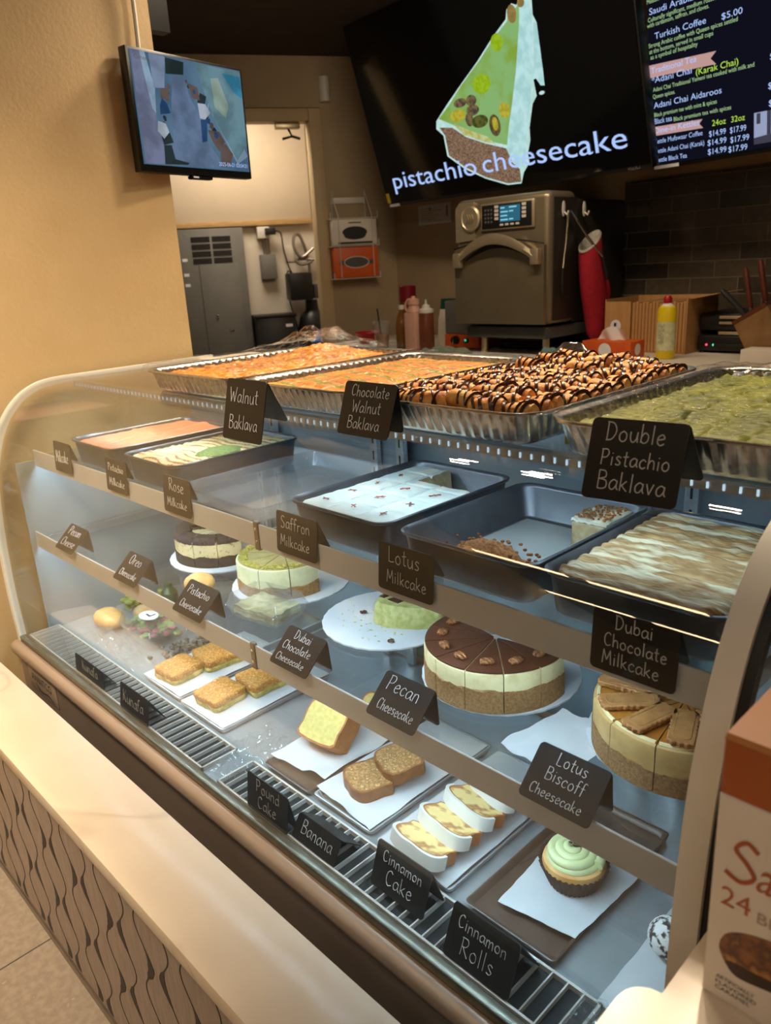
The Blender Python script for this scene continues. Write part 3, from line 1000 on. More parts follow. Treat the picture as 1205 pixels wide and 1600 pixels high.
def slab(mb, x0, x1, y0, y1, zb, fn, nx=60, ny=90, r=0.03):
    """filled rounded slab with a height-field top, pinned down at its rim"""
    def f(a, b):
        x, y = x0 + (x1 - x0) * a, y0 + (y1 - y0) * b
        return Vector((x, y, zb + fn(a, b, x, y)))
    mb.grid(nx, ny, f, (0, 0, 0.0))
    return mb


def baklava(name, label, tr, mats, zt, fn, seed, mode='diamond'):
    x0, x1, y0, y1 = tr
    ins = 0.0250
    mb = MB()
    mb.grid(90, 130, lambda a, b: Vector((x0 + ins + (x1 - x0 - 2 * ins) * a, y0 + ins + (y1 - y0 - 2 * ins) * b, zt + fn(a, b))), (0, 0, 0.02))
    o = mb.build(name, mats, sharp=70)
    return tag(o, label, 'baklava')


def scored(a, b, amp=0.004, n1=6, n2=22, rough=0.003, sd=0.0):
    p = abs(((a * n1) % 1) - 0.5) * 2
    q = abs(((b * n2 + a * 3) % 1) - 0.5) * 2
    g = min(1, (1 - p) * 7) * min(1, (1 - q) * 4)
    return amp * (g - 1) + rough * nz(a * 9 + sd, b * 14, sd) + rough * 0.7 * nz(a * 40, b * 40 + sd, sd)


def mixmat(name, a, b, sx, sy, w0):
    """two procedural looks striped along y"""
    return [a]


baklava('walnut_baklava', 'walnut baklava under crumpled film in the foil tray nearest the cream wall', TR[0], M_WALNUTB, ZTOP + 0.037,
        lambda a, b: scored(a, b, 0.003, 5, 12, 0.006, 3.0) + 0.030 * math.exp(-((a - .45) / .3) ** 2 - ((b - .8) / .16) ** 2), 1)
mb = MB()
x0, x1, y0, y1 = TR[1]
ins = 0.0250


def striped_bak(a, b):
    return scored(a, b, 0.003, 5, 18, 0.003, 8.0) + 0.006 * math.sin(PI * a) * math.sin(PI * b)


mb.grid(90, 130, lambda a, b: Vector((x0 + ins + (x1 - x0 - 2 * ins) * a, y0 + ins + (y1 - y0 - 2 * ins) * b, ZTOP + 0.036 + striped_bak(a, b))), (0, 0, 0.02))
for f in mb.bm.faces:
    c = f.calc_center_median()
    if f.normal.z > 0.2 or True:
        a = (c.x - x0) / (x1 - x0); b = (c.y - y0) / (y1 - y0)
        if c.z > ZTOP + 0.025 and abs(((b * 9 + a * 1.5 + 0.25 * nz(a, b, 0, 6)) % 1) - .5) < 0.11 + 0.1 * nz(a, b, 4, 18):
            f.material_index = 1
o = mb.build('orange_baklava', [M_BAKLAVA, M_PISTROW], sharp=70)
tag(o, 'flat orange baklava with green nut rows under taut film in a foil tray', 'baklava')
baklava('green_baklava', 'bright green pistachio baklava filling the foil tray behind the Double Pistachio card', TR[3], M_GREENB, ZTOP + 0.036,
        lambda a, b: scored(a, b, 0.003, 6, 10, 0.005, 5.0) + 0.008 * math.sin(PI * a) * math.sin(PI * b), 2)

# chocolate-striped filo rolls: one built with its drizzle, then copied in rows
x0, x1, y0, y1 = TR[2]


def roll_proto():
    rad, ln = 0.0148, 0.051
    mb = MB()
    loops = []
    for i in range(9):
        t = i / 8
        k = 1.0 - 0.25 * (abs(t - .5) * 2) ** 6
        loops.append([Vector((-ln / 2 + ln * t, rad * k * math.cos(2 * PI * j / 18) * (1 + 0.05 * math.sin(5 * j + i) + 0.10 * nz(i * .9, j * .7, 3)), rad + rad * k * math.sin(2 * PI * j / 18) * (1 + 0.05 * math.cos(3 * j + i)))) for j in range(18)])
    mb.loft(loops, True, True, True)
    return mb.build('filo_roll', M_ROLL, loc=(0, 0, 0), sharp=50), rad, ln


proto, rad, ln = roll_proto()


def drizzle_mesh(k):
    rn = random.Random(k)
    mb = MB()
    x = -ln / 2 + 0.005
    while x < ln / 2 - 0.004:
        sl = rn.choice((-1, 1, 1)) * rn.uniform(0.006, 0.022)
        w_ = rn.uniform(0.0016, 0.0034)
        pts = []
        for i in range(9):
            th = -0.25 + (PI + 0.5) * i / 8
            pts.append((min(max(x + sl * (i / 8 - .5), -ln / 2 + .003), ln / 2 - .003), (rad + 0.0006) * math.cos(th), rad + (rad + 0.0006) * math.sin(th)))
        mb.tube(pts, w_, 5)
        x += rn.uniform(0.010, 0.017)
    me = mb.build('drizzle', M_CHOC, loc=(0, 0, 0))
    return me


drz = [drizzle_mesh(k) for k in range(4)]
protos_used = False
nxr, nyr = 6, 15
k = 0
for j in range(nyr):
    for i in range(nxr):
        cx = x0 + 0.022 + (x1 - x0 - 0.044) * (i + .5) / nxr + random.uniform(-.002, .002)
        cy = y0 + 0.026 + (y1 - y0 - 0.052) * (j + .5) / nyr + random.uniform(-.002, .002)
        zz = ZTOP + 0.019 + random.uniform(0, .006) + (0.018 if (j > 9 and 0 < i < 4 and (i + j) % 2) else 0.010 * math.sin(PI * (i + .5) / nxr))
        o = proto.copy(); COL.objects.link(o)
        o.location = (cx, cy, zz)
        o.rotation_euler = (random.uniform(-.1, .1), random.uniform(-.15, .15), random.uniform(-.1, .5))
        d = drz[k % 4].copy(); COL.objects.link(d); d.parent = o
        d.rotation_euler = (0, 0, PI * (k % 2))
        tag(o, 'golden filo roll striped with chocolate, in the uncovered foil tray', 'pastry', 'chocolate-striped pastry rolls in the foil tray')
        k += 1
bpy.data.objects.remove(proto)
for d in drz: bpy.data.objects.remove(d)
# two layers of chocolate loops trailing over the rolls stay on each roll; a bent foil scoop stands at the back
m = MB()
m.grid(24, 10, lambda a, b: Vector((-0.895 + 0.115 * a, 1.285 + 0.02 * b + 0.01 * math.sin(a * PI), ZTOP + 0.044 + (0.034 * min(1, 3.2 * min(a, 1 - a))) * b + 0.003 * nz(a * 6, b * 4))), (0, 0.0008, 0))
o = m.build('foil_flap', M_FOIL, sharp=60)
tag(o, 'bent shiny foil flap standing up at the back of the chocolate-striped tray', 'foil')


def film(label, x0, x1, y0, y1, fn, nx=70, ny=90):
    mb = MB()
    mb.grid(nx, ny, lambda a, b: Vector((x0 + (x1 - x0) * a, y0 + (y1 - y0) * b, fn(a, b))))
    o = mb.build('cling_film', M_WRAP, sharp=180)
    return tag(o, label, 'plastic film')


def film1(a, b):
    z = ZTOP + 0.056 + 0.004 * nz(a * 8, b * 8) + 0.012 * abs(nz(a * 4, b * 5, 7))
    z += 0.045 * math.exp(-((a - .45) / .32) ** 2 - ((b - .80) / .17) ** 2) * (1 + 0.5 * nz(a * 14, b * 14, 2))
    if b < .04: z -= 0.03 * (1 - b / .04)
    return z


film('crumpled clear film heaped over the walnut baklava tray', TR[0][0] - .006, TR[0][1] - .002, TR[0][2] - .006, TR[0][3] - .02, film1, 110, 140)
film('taut clear film stretched over the flat orange baklava tray', TR[1][0] + .008, TR[1][1] + .0, TR[1][2] - .003, TR[1][3] + .0,
     lambda a, b: ZTOP + 0.0515 + 0.003 * nz(a * 5, b * 7, 3) + 0.004 * abs(nz(a * 16, b * 4, 1)) + (0.006 * abs(nz(a * 22, 3)) if b > .9 else 0))
film('clear film stretched over the green pistachio baklava tray', TR[3][0] - .002, TR[3][1] + .002, TR[3][2] - .003, TR[3][3] + .002,
     lambda a, b: ZTOP + 0.0515 + 0.003 * nz(a * 5, b * 6, 9) + 0.004 * abs(nz(a * 6, b * 14, 4)) + (0.014 * abs(nz(a * 14, b * 10)) if b > .8 else 0))

tent_sign('black tent card reading Walnut Baklava, on the case top before the orange baklava', ['Walnut', 'Baklava'], -1.161, -1.046, 0.713, 1.128, 0.738, 1.229, 0.773, 1.158, 'tent cards along the case top', 1)
tent_sign('black tent card reading Chocolate Walnut Baklava, on the case top by the striped rolls', ['Chocolate', 'Walnut', 'Baklava'], -0.911, -0.798, 0.765, 1.155, 0.793, 1.233, 0.8, 1.1605, 'tent cards along the case top', 2)
tent_sign('black tent card reading Double Pistachio Baklava, on the case top by the green tray', ['Double', 'Pistachio', 'Baklava'], -0.446, -0.342, 0.722, 1.143, 0.745, 1.229, 0.787, 1.160, 'tent cards along the case top', 3, 0.012)

# ------------------------------------------------------------------ upper shelf: pans of milk cake
ZS1 = 0.9685


def pan(label, x0, x1, y0, y1, zt=1.030, r=0.028):
    mb = MB()

    def lp(ins, z):
        return [Vector((x, y, z)) for x, y in rrect(x0 + ins, x1 - ins, y0 + ins, y1 - ins, max(0.01, r - ins * 0.4), 7)]
    z0 = ZS1
    mb.loft([lp(0.020, z0 + .001), lp(0.016, z0 + .001), lp(0.012, z0 + 0.006), lp(0.006, zt - 0.006), lp(0.001, zt - 0.003), lp(0, zt), lp(0.002, zt + 0.0015), lp(0.006, zt),
             lp(0.008, zt - 0.004), lp(0.0135, z0 + 0.008), lp(0.018, z0 + 0.004), lp(0.022, z0 + 0.0035)], True, True, True)
    o = mb.build('baking_pan', M_PAN, sharp=50)
    return tag(o, label, 'baking pan', 'dark pans on the upper shelf')


PANS = [(-1.925, -1.690, 0.738, 1.080), (-1.640, -1.410, 0.738, 1.080), (-1.035, -0.795, 0.742, 1.075), (-0.768, -0.526, 0.738, 1.060), (-0.520, -0.280, 0.742, 1.060)]
PL = ['dark baking pan of pink-orange iced cake at the end of the upper shelf', 'dark baking pan of cream-streaked cake with a green powder patch',
      'dark baking pan of white saffron cake with one piece taken', 'almost empty dark baking pan with one cake piece and crumbs left',
      'dark baking pan of tan ridged cake beside the case end frame']
for p, l in zip(PANS, PL): pan(l, *p)


def cake_top(name, label, p, mats, zt, fn, depth=0.045, nx=60, ny=80, ins=0.0145, sel=None):
    x0, x1, y0, y1 = p
    mb = MB()
    r = 0.022
    W, H = x1 - x0 - 2 * ins, y1 - y0 - 2 * ins

    def f(a, b):
        # squeeze the square grid into a rounded rectangle
        x, y = a, b
        ex = min(a, 1 - a) * W; ey = min(b, 1 - b) * H
        if ex < r and ey < r:
            d = math.hypot(r - ex, r - ey)
            m_ = max(r - ex, r - ey)
            if d > 1e-6:
                s = m_ / d
                ex2 = r - (r - ex) * s; ey2 = r - (r - ey) * s
                x = ex2 / W if a < .5 else 1 - ex2 / W
                y = ey2 / H if b < .5 else 1 - ey2 / H
        e = min(1.0, min(ex, ey) / 0.012)
        return Vector((x0 + ins + W * x, y0 + ins + H * y, zt + fn(a, b) - 0.004 * (1 - e) ** 2))
    mb.grid(nx, ny, f, (0, 0, depth))
    if sel:
        for fc in mb.bm.faces:
            c = fc.calc_center_median()
            fc.material_index = sel((c.x - x0) / (x1 - x0), (c.y - y0) / (y1 - y0), c.z)
    o = mb.build(name, mats, sharp=60)
    return tag(o, label, 'cake')


cake_top('iced_cake', 'pink-orange iced milk cake filling the end pan', PANS[0], M_PINKCREAM, 1.026, lambda a, b: 0.003 * nz(a * 3, b * 4, 1) + (0.003 if abs(a - .55 + .1 * nz(b * 5, 2)) < .015 or abs(b - .5 + .12 * nz(a * 6, 7)) < .012 else 0) + 0.0012 * nz(a * 20, b * 20), 0.04)
CW = cake_top('iced_cake', 'cream-streaked milk cake with caramel lines and a green pistachio powder patch', PANS[1], [M_CREAMY, M_CARAMELLINE], 1.027,
         lambda a, b: 0.0022 * math.sin(b * 95 + 5 * nz(a * 3, b * 3)) * (0.5 + nz(a * 5, b * 9, 2)) + 0.002 * nz(a * 6, b * 16), 0.04, 70, 140, 0.0145,
         lambda a, b, z: 1 if z > 1.0 and math.sin(b * 95 + 5 * nz(a * 3, b * 3)) < -0.72 + 0.5 * nz(a * 7, b * 12, 5) else 0)
mb = MB()
mb.ell((-1.462, 0.885, 1.028), 0.040, 0.055, 0.009, 26, 10, lambda d: 1 + 0.14 * nz(d.x * 5, d.y * 5, d.z * 5))
mb.build('powder_patch', M_PISTPILE, CW)

# saffron cake: scored white top, a corner piece missing at the back
SX0, SX1, SY0, SY1 = PANS[2]


def saf(a, b):
    g = 0.0
    for c in (1 / 3, 2 / 3):
        if abs(a - c) < .012: g = -0.004
    for c in (.2, .42, .62, .82):
        if abs(b - c) < .008: g = -0.004
    h = 0.0015 * nz(a * 7, b * 9, 3) + 0.0008 * nz(a * 22, b * 26)
    if a > 0.40 and b > 0.70: return -0.036 + 0.010 * nz(a * 12, b * 12, 5)
    return g + h


SC_ = cake_top('iced_cake', 'white saffron milk cake scored into squares, one corner piece gone', PANS[2], [M_WHITECREAM, M_TRES], 1.025, saf, 0.042, 66, 110, 0.0145,
         lambda a, b, z: 1 if (z < 1.016 and z > 0.99 and a > 0.36 and b > 0.64) else 0)
rn = random.Random(4)
mb = MB()
for i in range(3):
    for j in range(4):
        if i > 0 and j > 2: continue
        cx = SX0 + .0145 + (SX1 - SX0 - .029) * (i + .5) / 3; cy = SY0 + .0145 + (SY1 - SY0 - .029) * (j * .2 + .1 + .02)
        for q in range(3):
            an = rn.uniform(0, PI); L_ = rn.uniform(.005, .011)
            mb.tube([(cx - L_ * math.cos(an), cy - L_ * math.sin(an), 1.027), (cx + rn.uniform(-.002, .002), cy, 1.0275), (cx + L_ * math.cos(an), cy + L_ * math.sin(an), 1.027)], 0.0007, 4)
mb.build('saffron_threads', pm('saffron_red', S(150, 60, 20), None, rough=0.6), SC_)

# nearly empty pan
p = PANS[3]
mb = MB(); mb.grid(20, 20, lambda a, b: Vector((p[0] + .024 + (p[1] - p[0] - .048) * a, p[2] + .024 + (p[3] - p[2] - .048) * b, ZS1 + 0.0046 + 0.0004 * nz(a * 4, b * 4))), (0, 0, 0.0006))
o = mb.build('milk_puddle', M_MILK); tag(o, 'shiny pool of pale milk left in the nearly empty pan', 'milk')
mb = MB()
mb.box(-0.607, -0.548, 0.958, 1.036, ZS1 + 0.006, 1.018, 0.003)
t = thing('cake_piece', 'single crumb-topped cake piece left in the corner of the nearly empty pan', 'cake', (-0.578, 0.997, ZS1 + .006))
mb.build('sponge', M_TRES, t)
mb = MB(); mb.grid(24, 30, lambda a, b: Vector((-0.607 + .059 * a, 0.958 + .078 * b, 1.0225 + 0.003 * nz(a * 9, b * 9))), (0, 0, .0042)); mb.build('cream_layer', M_CREAM, t)
mb = MB()
for q in range(160):
    mb.ell((random.uniform(-.604, -.551), random.uniform(.962, 1.032), 1.0255 + random.uniform(0, .002)), .0022, .0022, .0015, 5, 4)
mb.build('crumbs', M_COOKIECRUMB, t)
mb = MB()
mb.grid(40, 40, lambda a, b: Vector((-0.735 + .155 * a, 0.790 + .085 * b, ZS1 + 0.0055 + max(0.0, 0.040 * (1 - ((a - .5) * 2.1) ** 2 - ((b - .35) * 2.0) ** 2) + 0.006 * nz(a * 8, b * 8) + 0.004 * nz(a * 25, b * 25)))), (0, 0, 0.0006))
for q in range(150):
    mb.ell((random.gauss(-.655, .035), random.gauss(.822, .022), ZS1 + .022 + random.uniform(0, .014)), .0034, .0034, .0024, 5, 4)
for v in mb.bm.verts:
    v.co.x = min(max(v.co.x, -.742), -.552); v.co.y = min(max(v.co.y, .764), .9)
o = mb.build('biscuit_crumbs', M_COOKIECRUMB, sharp=60); tag(o, 'heap of brown biscuit crumbs in the front of the nearly empty pan', 'crumbs', kind='stuff')

cake_top('ridged_cake', 'tan cream cake raked into wavy ridges in the pan beside the end frame', PANS[4], M_DUBAITOP, 1.030,
         lambda a, b: 0.0032 * math.sin(b * 80 + 7 * nz(a * 2.5, b * 3, 3)) * (.6 + .6 * nz(a * 6, b * 7, 1)) + 0.002 * nz(a * 18, b * 22), 0.045, 80, 150)

# clear lidless tray between the pans
mb = MB()
def lp(x0, x1, y0, y1, z): return [Vector((x, y, z)) for x, y in rrect(x0, x1, y0, y1, .02, 5)]
mb.loft([lp(-1.375, -1.120, .745, 1.075, ZS1 + .001), lp(-1.385, -1.110, .735, 1.085, ZS1 + .03), lp(-1.392, -1.103, .728, 1.092, ZS1 + .031), lp(-1.384, -1.111, .736, 1.084, ZS1 + .0285), lp(-1.374, -1.121, .746, 1.074, ZS1 + .0025)], True, True, True)
o = mb.build('clear_tray', M_CLEARTRAY, sharp=50); tag(o, 'empty clear plastic tray between the cream-streaked pan and the white saffron pan', 'tray')

US = 'tent cards on the upper shelf rail'
tent_sign('black card reading Milkcake, at the end of the upper shelf rail', ['Milkcake'], -1.945, -1.845, 0.7025, 0.955, 0.7085, 1.030, 0.722, 0.986, US, 4)
tent_sign('black card reading Pistachio Milkcake, on the upper shelf rail', ['Pistachio', 'Milkcake'], -1.655, -1.555, 0.7025, 0.953, 0.7085, 1.028, 0.722, 0.986, US, 5)
tent_sign('black card reading Rose Milkcake, on the upper shelf rail', ['Rose', 'Milkcake'], -1.395, -1.292, 0.7025, 0.952, 0.7085, 1.028, 0.722, 0.986, US, 6)
tent_sign('black card reading Saffron Milkcake, on the upper shelf rail', ['Saffron', 'Milkcake'], -1.015, -0.910, 0.7025, 0.953, 0.7085, 1.024, 0.733, 0.972, US, 7)
tent_sign('black two-line card on the upper shelf rail before the nearly empty pan', ['Lotus', 'Milkcake'], -0.768, -0.661, 0.7025, 0.953, 0.7085, 1.024, 0.730, 0.986, US, 8)
tent_sign('black card reading Dubai Chocolate Milkcake, on the upper shelf rail', ['Dubai', 'Chocolate', 'Milkcake'], -0.417, -0.315, 0.7025, 0.950, 0.7085, 1.023, 0.736, 0.972, US, 9)
MS = 'tent cards on the lower shelf rail'


def mid(label, lines, x0, x1, seed):
    tent_sign(label, lines, x0, x1, 0.660, 0.763, 0.712, 0.812, 0.717, 0.7515, MS, seed)


mid('sloping black two-line card at the cream wall end of the lower rail', ['Pecan', 'Cheese'], -1.935, -1.835, 10)
mid('sloping black card on the lower shelf rail before the dark-crusted cookie cheesecake', ['Oreo', 'Cheesecake'], -1.610, -1.508, 11)
mid('sloping black card reading Pistachio Cheesecake, on the lower shelf rail', ['Pistachio', 'Cheesecake'], -1.345, -1.238, 12)
mid('sloping black card reading Dubai Chocolate Cheesecake, on the lower shelf rail', ['Dubai', 'Chocolate', 'Cheesecake'], -1.013, -0.913, 13)
mid('sloping black card reading Pecan Cheesecake, on the lower shelf rail', ['Pecan', 'Cheesecake'], -0.769, -0.670, 14)
mid('sloping black card with three chalk lines on the lower shelf rail above the cupcake', ['Lotus', 'Biscoff', 'Cheesecake'], -0.488, -0.388, 15)

# ------------------------------------------------------------------ lower shelf: cheesecakes on boards
ZS2 = 0.7505


def board(label, x, y, r=0.130, group='white cake boards on the lower shelf', name='cake_board'):
    mb = MB()
    n = 90
    lo, hi, mi_ = [], [], []
    for i in range(n):
        a = 2 * PI * i / n
        rr = r * (1 + 0.006 * math.cos(a * 30))
        lo.append(Vector((x + rr * math.cos(a), y + rr * math.sin(a), ZS2 + .0005)))
        hi.append(Vector((x + rr * math.cos(a), y + rr * math.sin(a), ZS2 + .0035)))
        mi_.append(Vector((x + (rr - .002) * math.cos(a), y + (rr - .002) * math.sin(a), ZS2 + .004)))
    mb.loft([lo, hi, mi_], True, True, True)
    o = mb.build(name, M_CARD)
    return tag(o, label, 'cake board', group)


ZB = ZS2 + 0.0045


def wedge(mb, c, r0, r1, a0, a1, z0, z1, gap=0.0007, nseg=8, zfn=None, rf=0.004):
    """solid wedge between two angles; rounded top rim"""
    mid_ = (a0 + a1) / 2
    ox, oy = math.cos(mid_) * gap / math.sin(max(0.05, (a1 - a0) / 2)), math.sin(mid_) * gap / math.sin(max(0.05, (a1 - a0) / 2))
    P = [(r0, a0)] if r0 < 1e-4 else None

    def ring(dr, z):
        pts = [Vector((c[0] + ox, c[1] + oy, z + (zfn(0, mid_) if zfn else 0)))]
        for i in range(nseg + 1):
            a = a0 + (a1 - a0) * i / nseg
            rr = r1 - dr
            pts.append(Vector((c[0] + ox + rr * math.cos(a), c[1] + oy + rr * math.sin(a), z + (zfn(rr, a) if zfn else 0))))
        return pts
    mb.loft([ring(0, z0), ring(0, z1 - rf), ring(rf * .3, z1 - rf * .3), ring(rf, z1)], True, True, True)


def rough_band(mb, c, r1, a0, a1, z0, zf, nseg=24, gap=0.0007):
    mid_ = (a0 + a1) / 2
    g = gap / math.sin(max(0.05, (a1 - a0) / 2))
    ox, oy = math.cos(mid_) * g, math.sin(mid_) * g
    lo = [Vector((c[0] + ox, c[1] + oy, z0))]
    hi = [Vector((c[0] + ox, c[1] + oy, zf(mid_, 0)))]
    for i in range(nseg + 1):
        a = a0 + (a1 - a0) * i / nseg
        lo.append(Vector((c[0] + ox + r1 * math.cos(a), c[1] + oy + r1 * math.sin(a), z0)))
        hi.append(Vector((c[0] + ox + r1 * math.cos(a), c[1] + oy + r1 * math.sin(a), zf(a, r1))))
    mb.loft([lo, hi], True, True, True)


def cheesecake(label, c, r, astart, n, step, h, hc, mfill, mcrust, mtop, top, gap=0.0007):
    """pre-cut cheesecake; every slice is a part with crust, filling and topping"""
    t = thing('cheesecake', label, 'cake', (c[0], c[1], ZB))
    for k in range(n):
        a0 = astart + k * step; a1 = a0 + step
        mb = MB()
        wedge(mb, c, 0, r, a0, a1, ZB + hc * .7, ZB + h, gap)
        sl = mb.build('slice', mfill, t, sharp=40)
        mb = MB()
        rough_band(mb, c, r + 0.0012, a0, a1, ZB, lambda a, rr: ZB + hc + (0.007 * nz(a * 5, hc * 50) + 0.004 * nz(a * 21, 1) if rr else 0), 24, gap)
        mb.build('crust', mcrust, sl, sharp=30)
        top(sl, c, r, a0, a1, ZB + h, k)
    return t


def top_pecan(sl, c, r, a0, a1, z, k):
    mb = MB()
    wedge(mb, c, 0, r - 0.003, a0, a1, z + 0.0002, z + 0.0022, 0.0011, 10, None, 0.0015)
    mb.build('ganache', M_GANACHE, sl)
    mid_ = (a0 + a1) / 2
    px, py = c[0] + 0.087 * math.cos(mid_), c[1] + 0.087 * math.sin(mid_)
    mb = MB()
    mb.ell((0, 0, 0.0), 0.0125, 0.0085, 0.0055, 16, 10, lambda d: (1 - 0.28 * max(0, 1 - abs(d.y) * 3.2)) * (1 + 0.08 * math.sin(d.x * 16)))
    mb.xf(Matrix.Translation((px, py, z + 0.005)) @ Matrix.Rotation(mid_ + PI / 2 + random.uniform(-.3, .3), 4, 'Z'))
    mb.build('pecan', M_PECAN, sl)


def nut_ring(sl, c, a0, a1, z, r0, r1, mat, nm, n, s=0.0036):
    mb = MB()
    for q in range(n):
        a = random.uniform(a0 + .03, a1 - .03); rr = r0 + (r1 - r0) * random.random() ** 0.7
        sx = s * random.uniform(.6, 1.2)
        mb.ell((c[0] + rr * math.cos(a), c[1] + rr * math.sin(a), z + random.uniform(0.0008, .0035)), sx, sx * random.uniform(.5, 1), sx * .7, 6, 4)
    mb.build(nm, mat, sl)


def top_pist(sl, c, r, a0, a1, z, k):
    mb = MB()
    wedge(mb, c, 0, r - 0.004, a0, a1, z + .0002, z + .0018, 0.0009, 8, None, .001)
    mb.build('cream_top', M_OLIVE, sl)
    nut_ring(sl, c, a0, a1, z + .001, r * .78, r * .97, M_PISTNUT, 'nut_border', 70, .0034)


def top_oreo(sl, c, r, a0, a1, z, k):
    mb = MB()
    nn = 16
    rows = []
    for f_, zz in ((r * .60, .001), (r * .66, .008), (r * .82, .012), (r * .97, .010), (r * 1.03, .002), (r * 1.035, -.006)):
        rows.append([Vector((c[0] + f_ * math.cos(a0 + .012 + (a1 - a0 - .024) * i / nn) * (1 + .03 * nz(i, f_ * 60, k)), c[1] + f_ * math.sin(a0 + .012 + (a1 - a0 - .024) * i / nn), z + zz + .0015 * nz(i * .9, f_ * 90, k))) for i in range(nn + 1)])
    mb.loft(rows, False)
    mb.build('cookie_border', M_OREO, sl)
    if k < 3:
        mb = MB()
        for q in range(140):
            a = random.uniform(a0 + .05, a1 - .05); rr = r * .95 * random.random() ** .5
            mb.ell((c[0] + rr * math.cos(a), c[1] + rr * math.sin(a), z + .003), .006, .006, .004, 6, 4)
        mb.build('cookie_crumbs', M_OREO, sl)


def biscuit(label_parent, pa, pb, z, wdt=0.029):
    pa, pb = Vector(pa), Vector(pb)
    d = (pb - pa); L_ = d.length; d.normalize()
    n = Vector((-d.y, d.x))
    mb = MB()
    pts = []
    N_ = 22
    # scalloped edge
    per = rrect(0, L_, -wdt / 2, wdt / 2, 0.007, 5, 120)
    poly = []
    for i, (a, b) in enumerate(per):
        k = 1 + 0.0
        s = 0.0011 * math.sin(i * 2 * PI / 5)
        ca, cb = a - L_ / 2, b
        m_ = math.hypot(ca, cb)
        poly.append((a + s * ca / m_, b + s * cb / m_))
    f = lambda a, b, c: Vector((pa.x + d.x * a + n.x * b, pa.y + d.y * a + n.y * b, z + c + 0.10 * (a - L_ / 2) * 0))
    loops = []
    for (ins, c) in ((0.0006, 0.0), (0.0, 0.001), (0.0, 0.0055), (0.0012, 0.0068)):
        lp_ = []
        for a, b in poly:
            ca, cb = a - L_ / 2, b
            lp_.append(f(L_ / 2 + ca * (1 - ins / (L_ / 2)), cb * (1 - ins / (wdt / 2)), c))
        loops.append(lp_)
    mb.loft(loops, True, True, True)
    # embossed inner oval frame
    ov = rrect(0.008, L_ - 0.008, -wdt / 2 + 0.006, wdt / 2 - 0.006, 0.007, 5)
    mb.tube([f(a, b, 0.0068) for a, b in ov], 0.0007, 5, True)
    return mb.build('biscuit', M_BISCUIT, label_parent)


def top_lotus(sl, c, r, a0, a1, z, k):
    mb = MB()
    wedge(mb, c, 0, r - 0.006, a0, a1, z + .0002, z + .0022, 0.0009, 10, None, .0015)
    mb.build('caramel_glaze', M_CARAMEL, sl)
    mb = MB()
    mid_ = (a0 + a1) / 2
    mb.tube([(c[0] + (r - .005) * math.cos(a0 + .02 + (a1 - a0 - .04) * i / 10), c[1] + (r - .005) * math.sin(a0 + .02 + (a1 - a0 - .04) * i / 10), z + .001) for i in range(11)], .0028, 6)
    mb.build('cream_rim', M_CHEESE, sl)
    pa = (c[0] + 0.114 * math.cos(mid_ - .05), c[1] + 0.114 * math.sin(mid_ - .05)); pb = (c[0] + 0.036 * math.cos(mid_ + .08), c[1] + 0.036 * math.sin(mid_ + .08))
    biscuit(sl, pa, pb, z + .0046, 0.033)


M_OLIVE = pm('pistachio_cream_top', S(178, 160, 106), S(158, 140, 86), 30, 0.5, bump=0.4, bscale=60, stretch=(3, 1, 1))
board('white cake board under the dark-crusted cookie cheesecake', -1.56, 0.925)
cheesecake('cut cheesecake with dark cookie crust and cookie border, at the end of the lower shelf', (-1.567, 0.922), 0.105, R(-222), 7, R(31), 0.062, 0.025, M_OREOCHEESE, M_OREO, M_OREO, top_oreo)
board('clear-edged cake board under the green pistachio cheesecake', -1.285, 0.918, 0.128)
cheesecake('cut green cheesecake with brown crust and chopped pistachio border', (-1.292, 0.910), 0.100, R(-216), 6, R(37), 0.064, 0.025, M_GREENCHEESE, M_CRUST, M_OLIVE, top_pist, 0.0010)
board('white cake board with crumbs and one ragged green piece left on it', -0.985, 0.925)
board('white cake board under the pecan-topped cheesecake', -0.698, 0.900)
cheesecake('cut cheesecake with matte chocolate top and one pecan on every slice', (-0.695, 0.884), 0.113, R(-192), 7, R(29.1), 0.066, 0.038, M_CHEESE, M_CRUST, M_GANACHE, top_pecan)
board('white cake board under the biscuit-topped caramel cheesecake', -0.394, 0.915)
cheesecake('cut caramel cheesecake with spiced biscuits fanned on top, beside the case end frame', (-0.388, 0.898), 0.116, R(-180), 6, R(33), 0.066, 0.032, M_LOTUSBODY, M_CRUST, M_CARAMEL, top_lotus)

# ragged leftover piece
t = thing('cheesecake_piece', 'ragged leftover piece of green cheesecake with a chocolate top corner', 'cake', (-0.94, 0.93, ZB))
mb = MB()
poly = [(-1.000, 0.900), (-0.955, 0.893), (-0.885, 0.940), (-0.876, 0.965), (-0.935, 0.985), (-1.005, 0.955)]
loops = []
for z, s in ((0.0, 1.04), (0.012, 1.0), (0.034, .97), (0.042, .9)):
    lp_ = []
    for x, y in [(p.x, p.y) for p in crs([(a, b, 0) for a, b in poly], 5, True)]:
        lp_.append(Vector((-0.94 + (x + .94) * s + .005 * nz(x * 70, y * 70, z * 60), 0.94 + (y - .94) * s + .005 * nz(y * 70, x * 70, z * 60 + 4), ZB + z + (.003 * nz(x * 50, y * 50) if z > .03 else 0))))
    loops.append(lp_)
mb.loft(loops, True, True, True)
mb.build('filling', pm('green_crumbly_filling', S(206, 200, 132), S(168, 164, 88), 80, 0.7, bump=0.9), t, sharp=60)
mb = MB()
mb.grid(10, 10, lambda a, b: Vector((-1.0 + .05 * a, .915 + .05 * b, ZB + .0435 + .004 * nz(a * 4, b * 4))), (0, 0, .004))
mb.build('chocolate_top', M_CHOC, t)
mb = MB()
rn = random.Random(3)
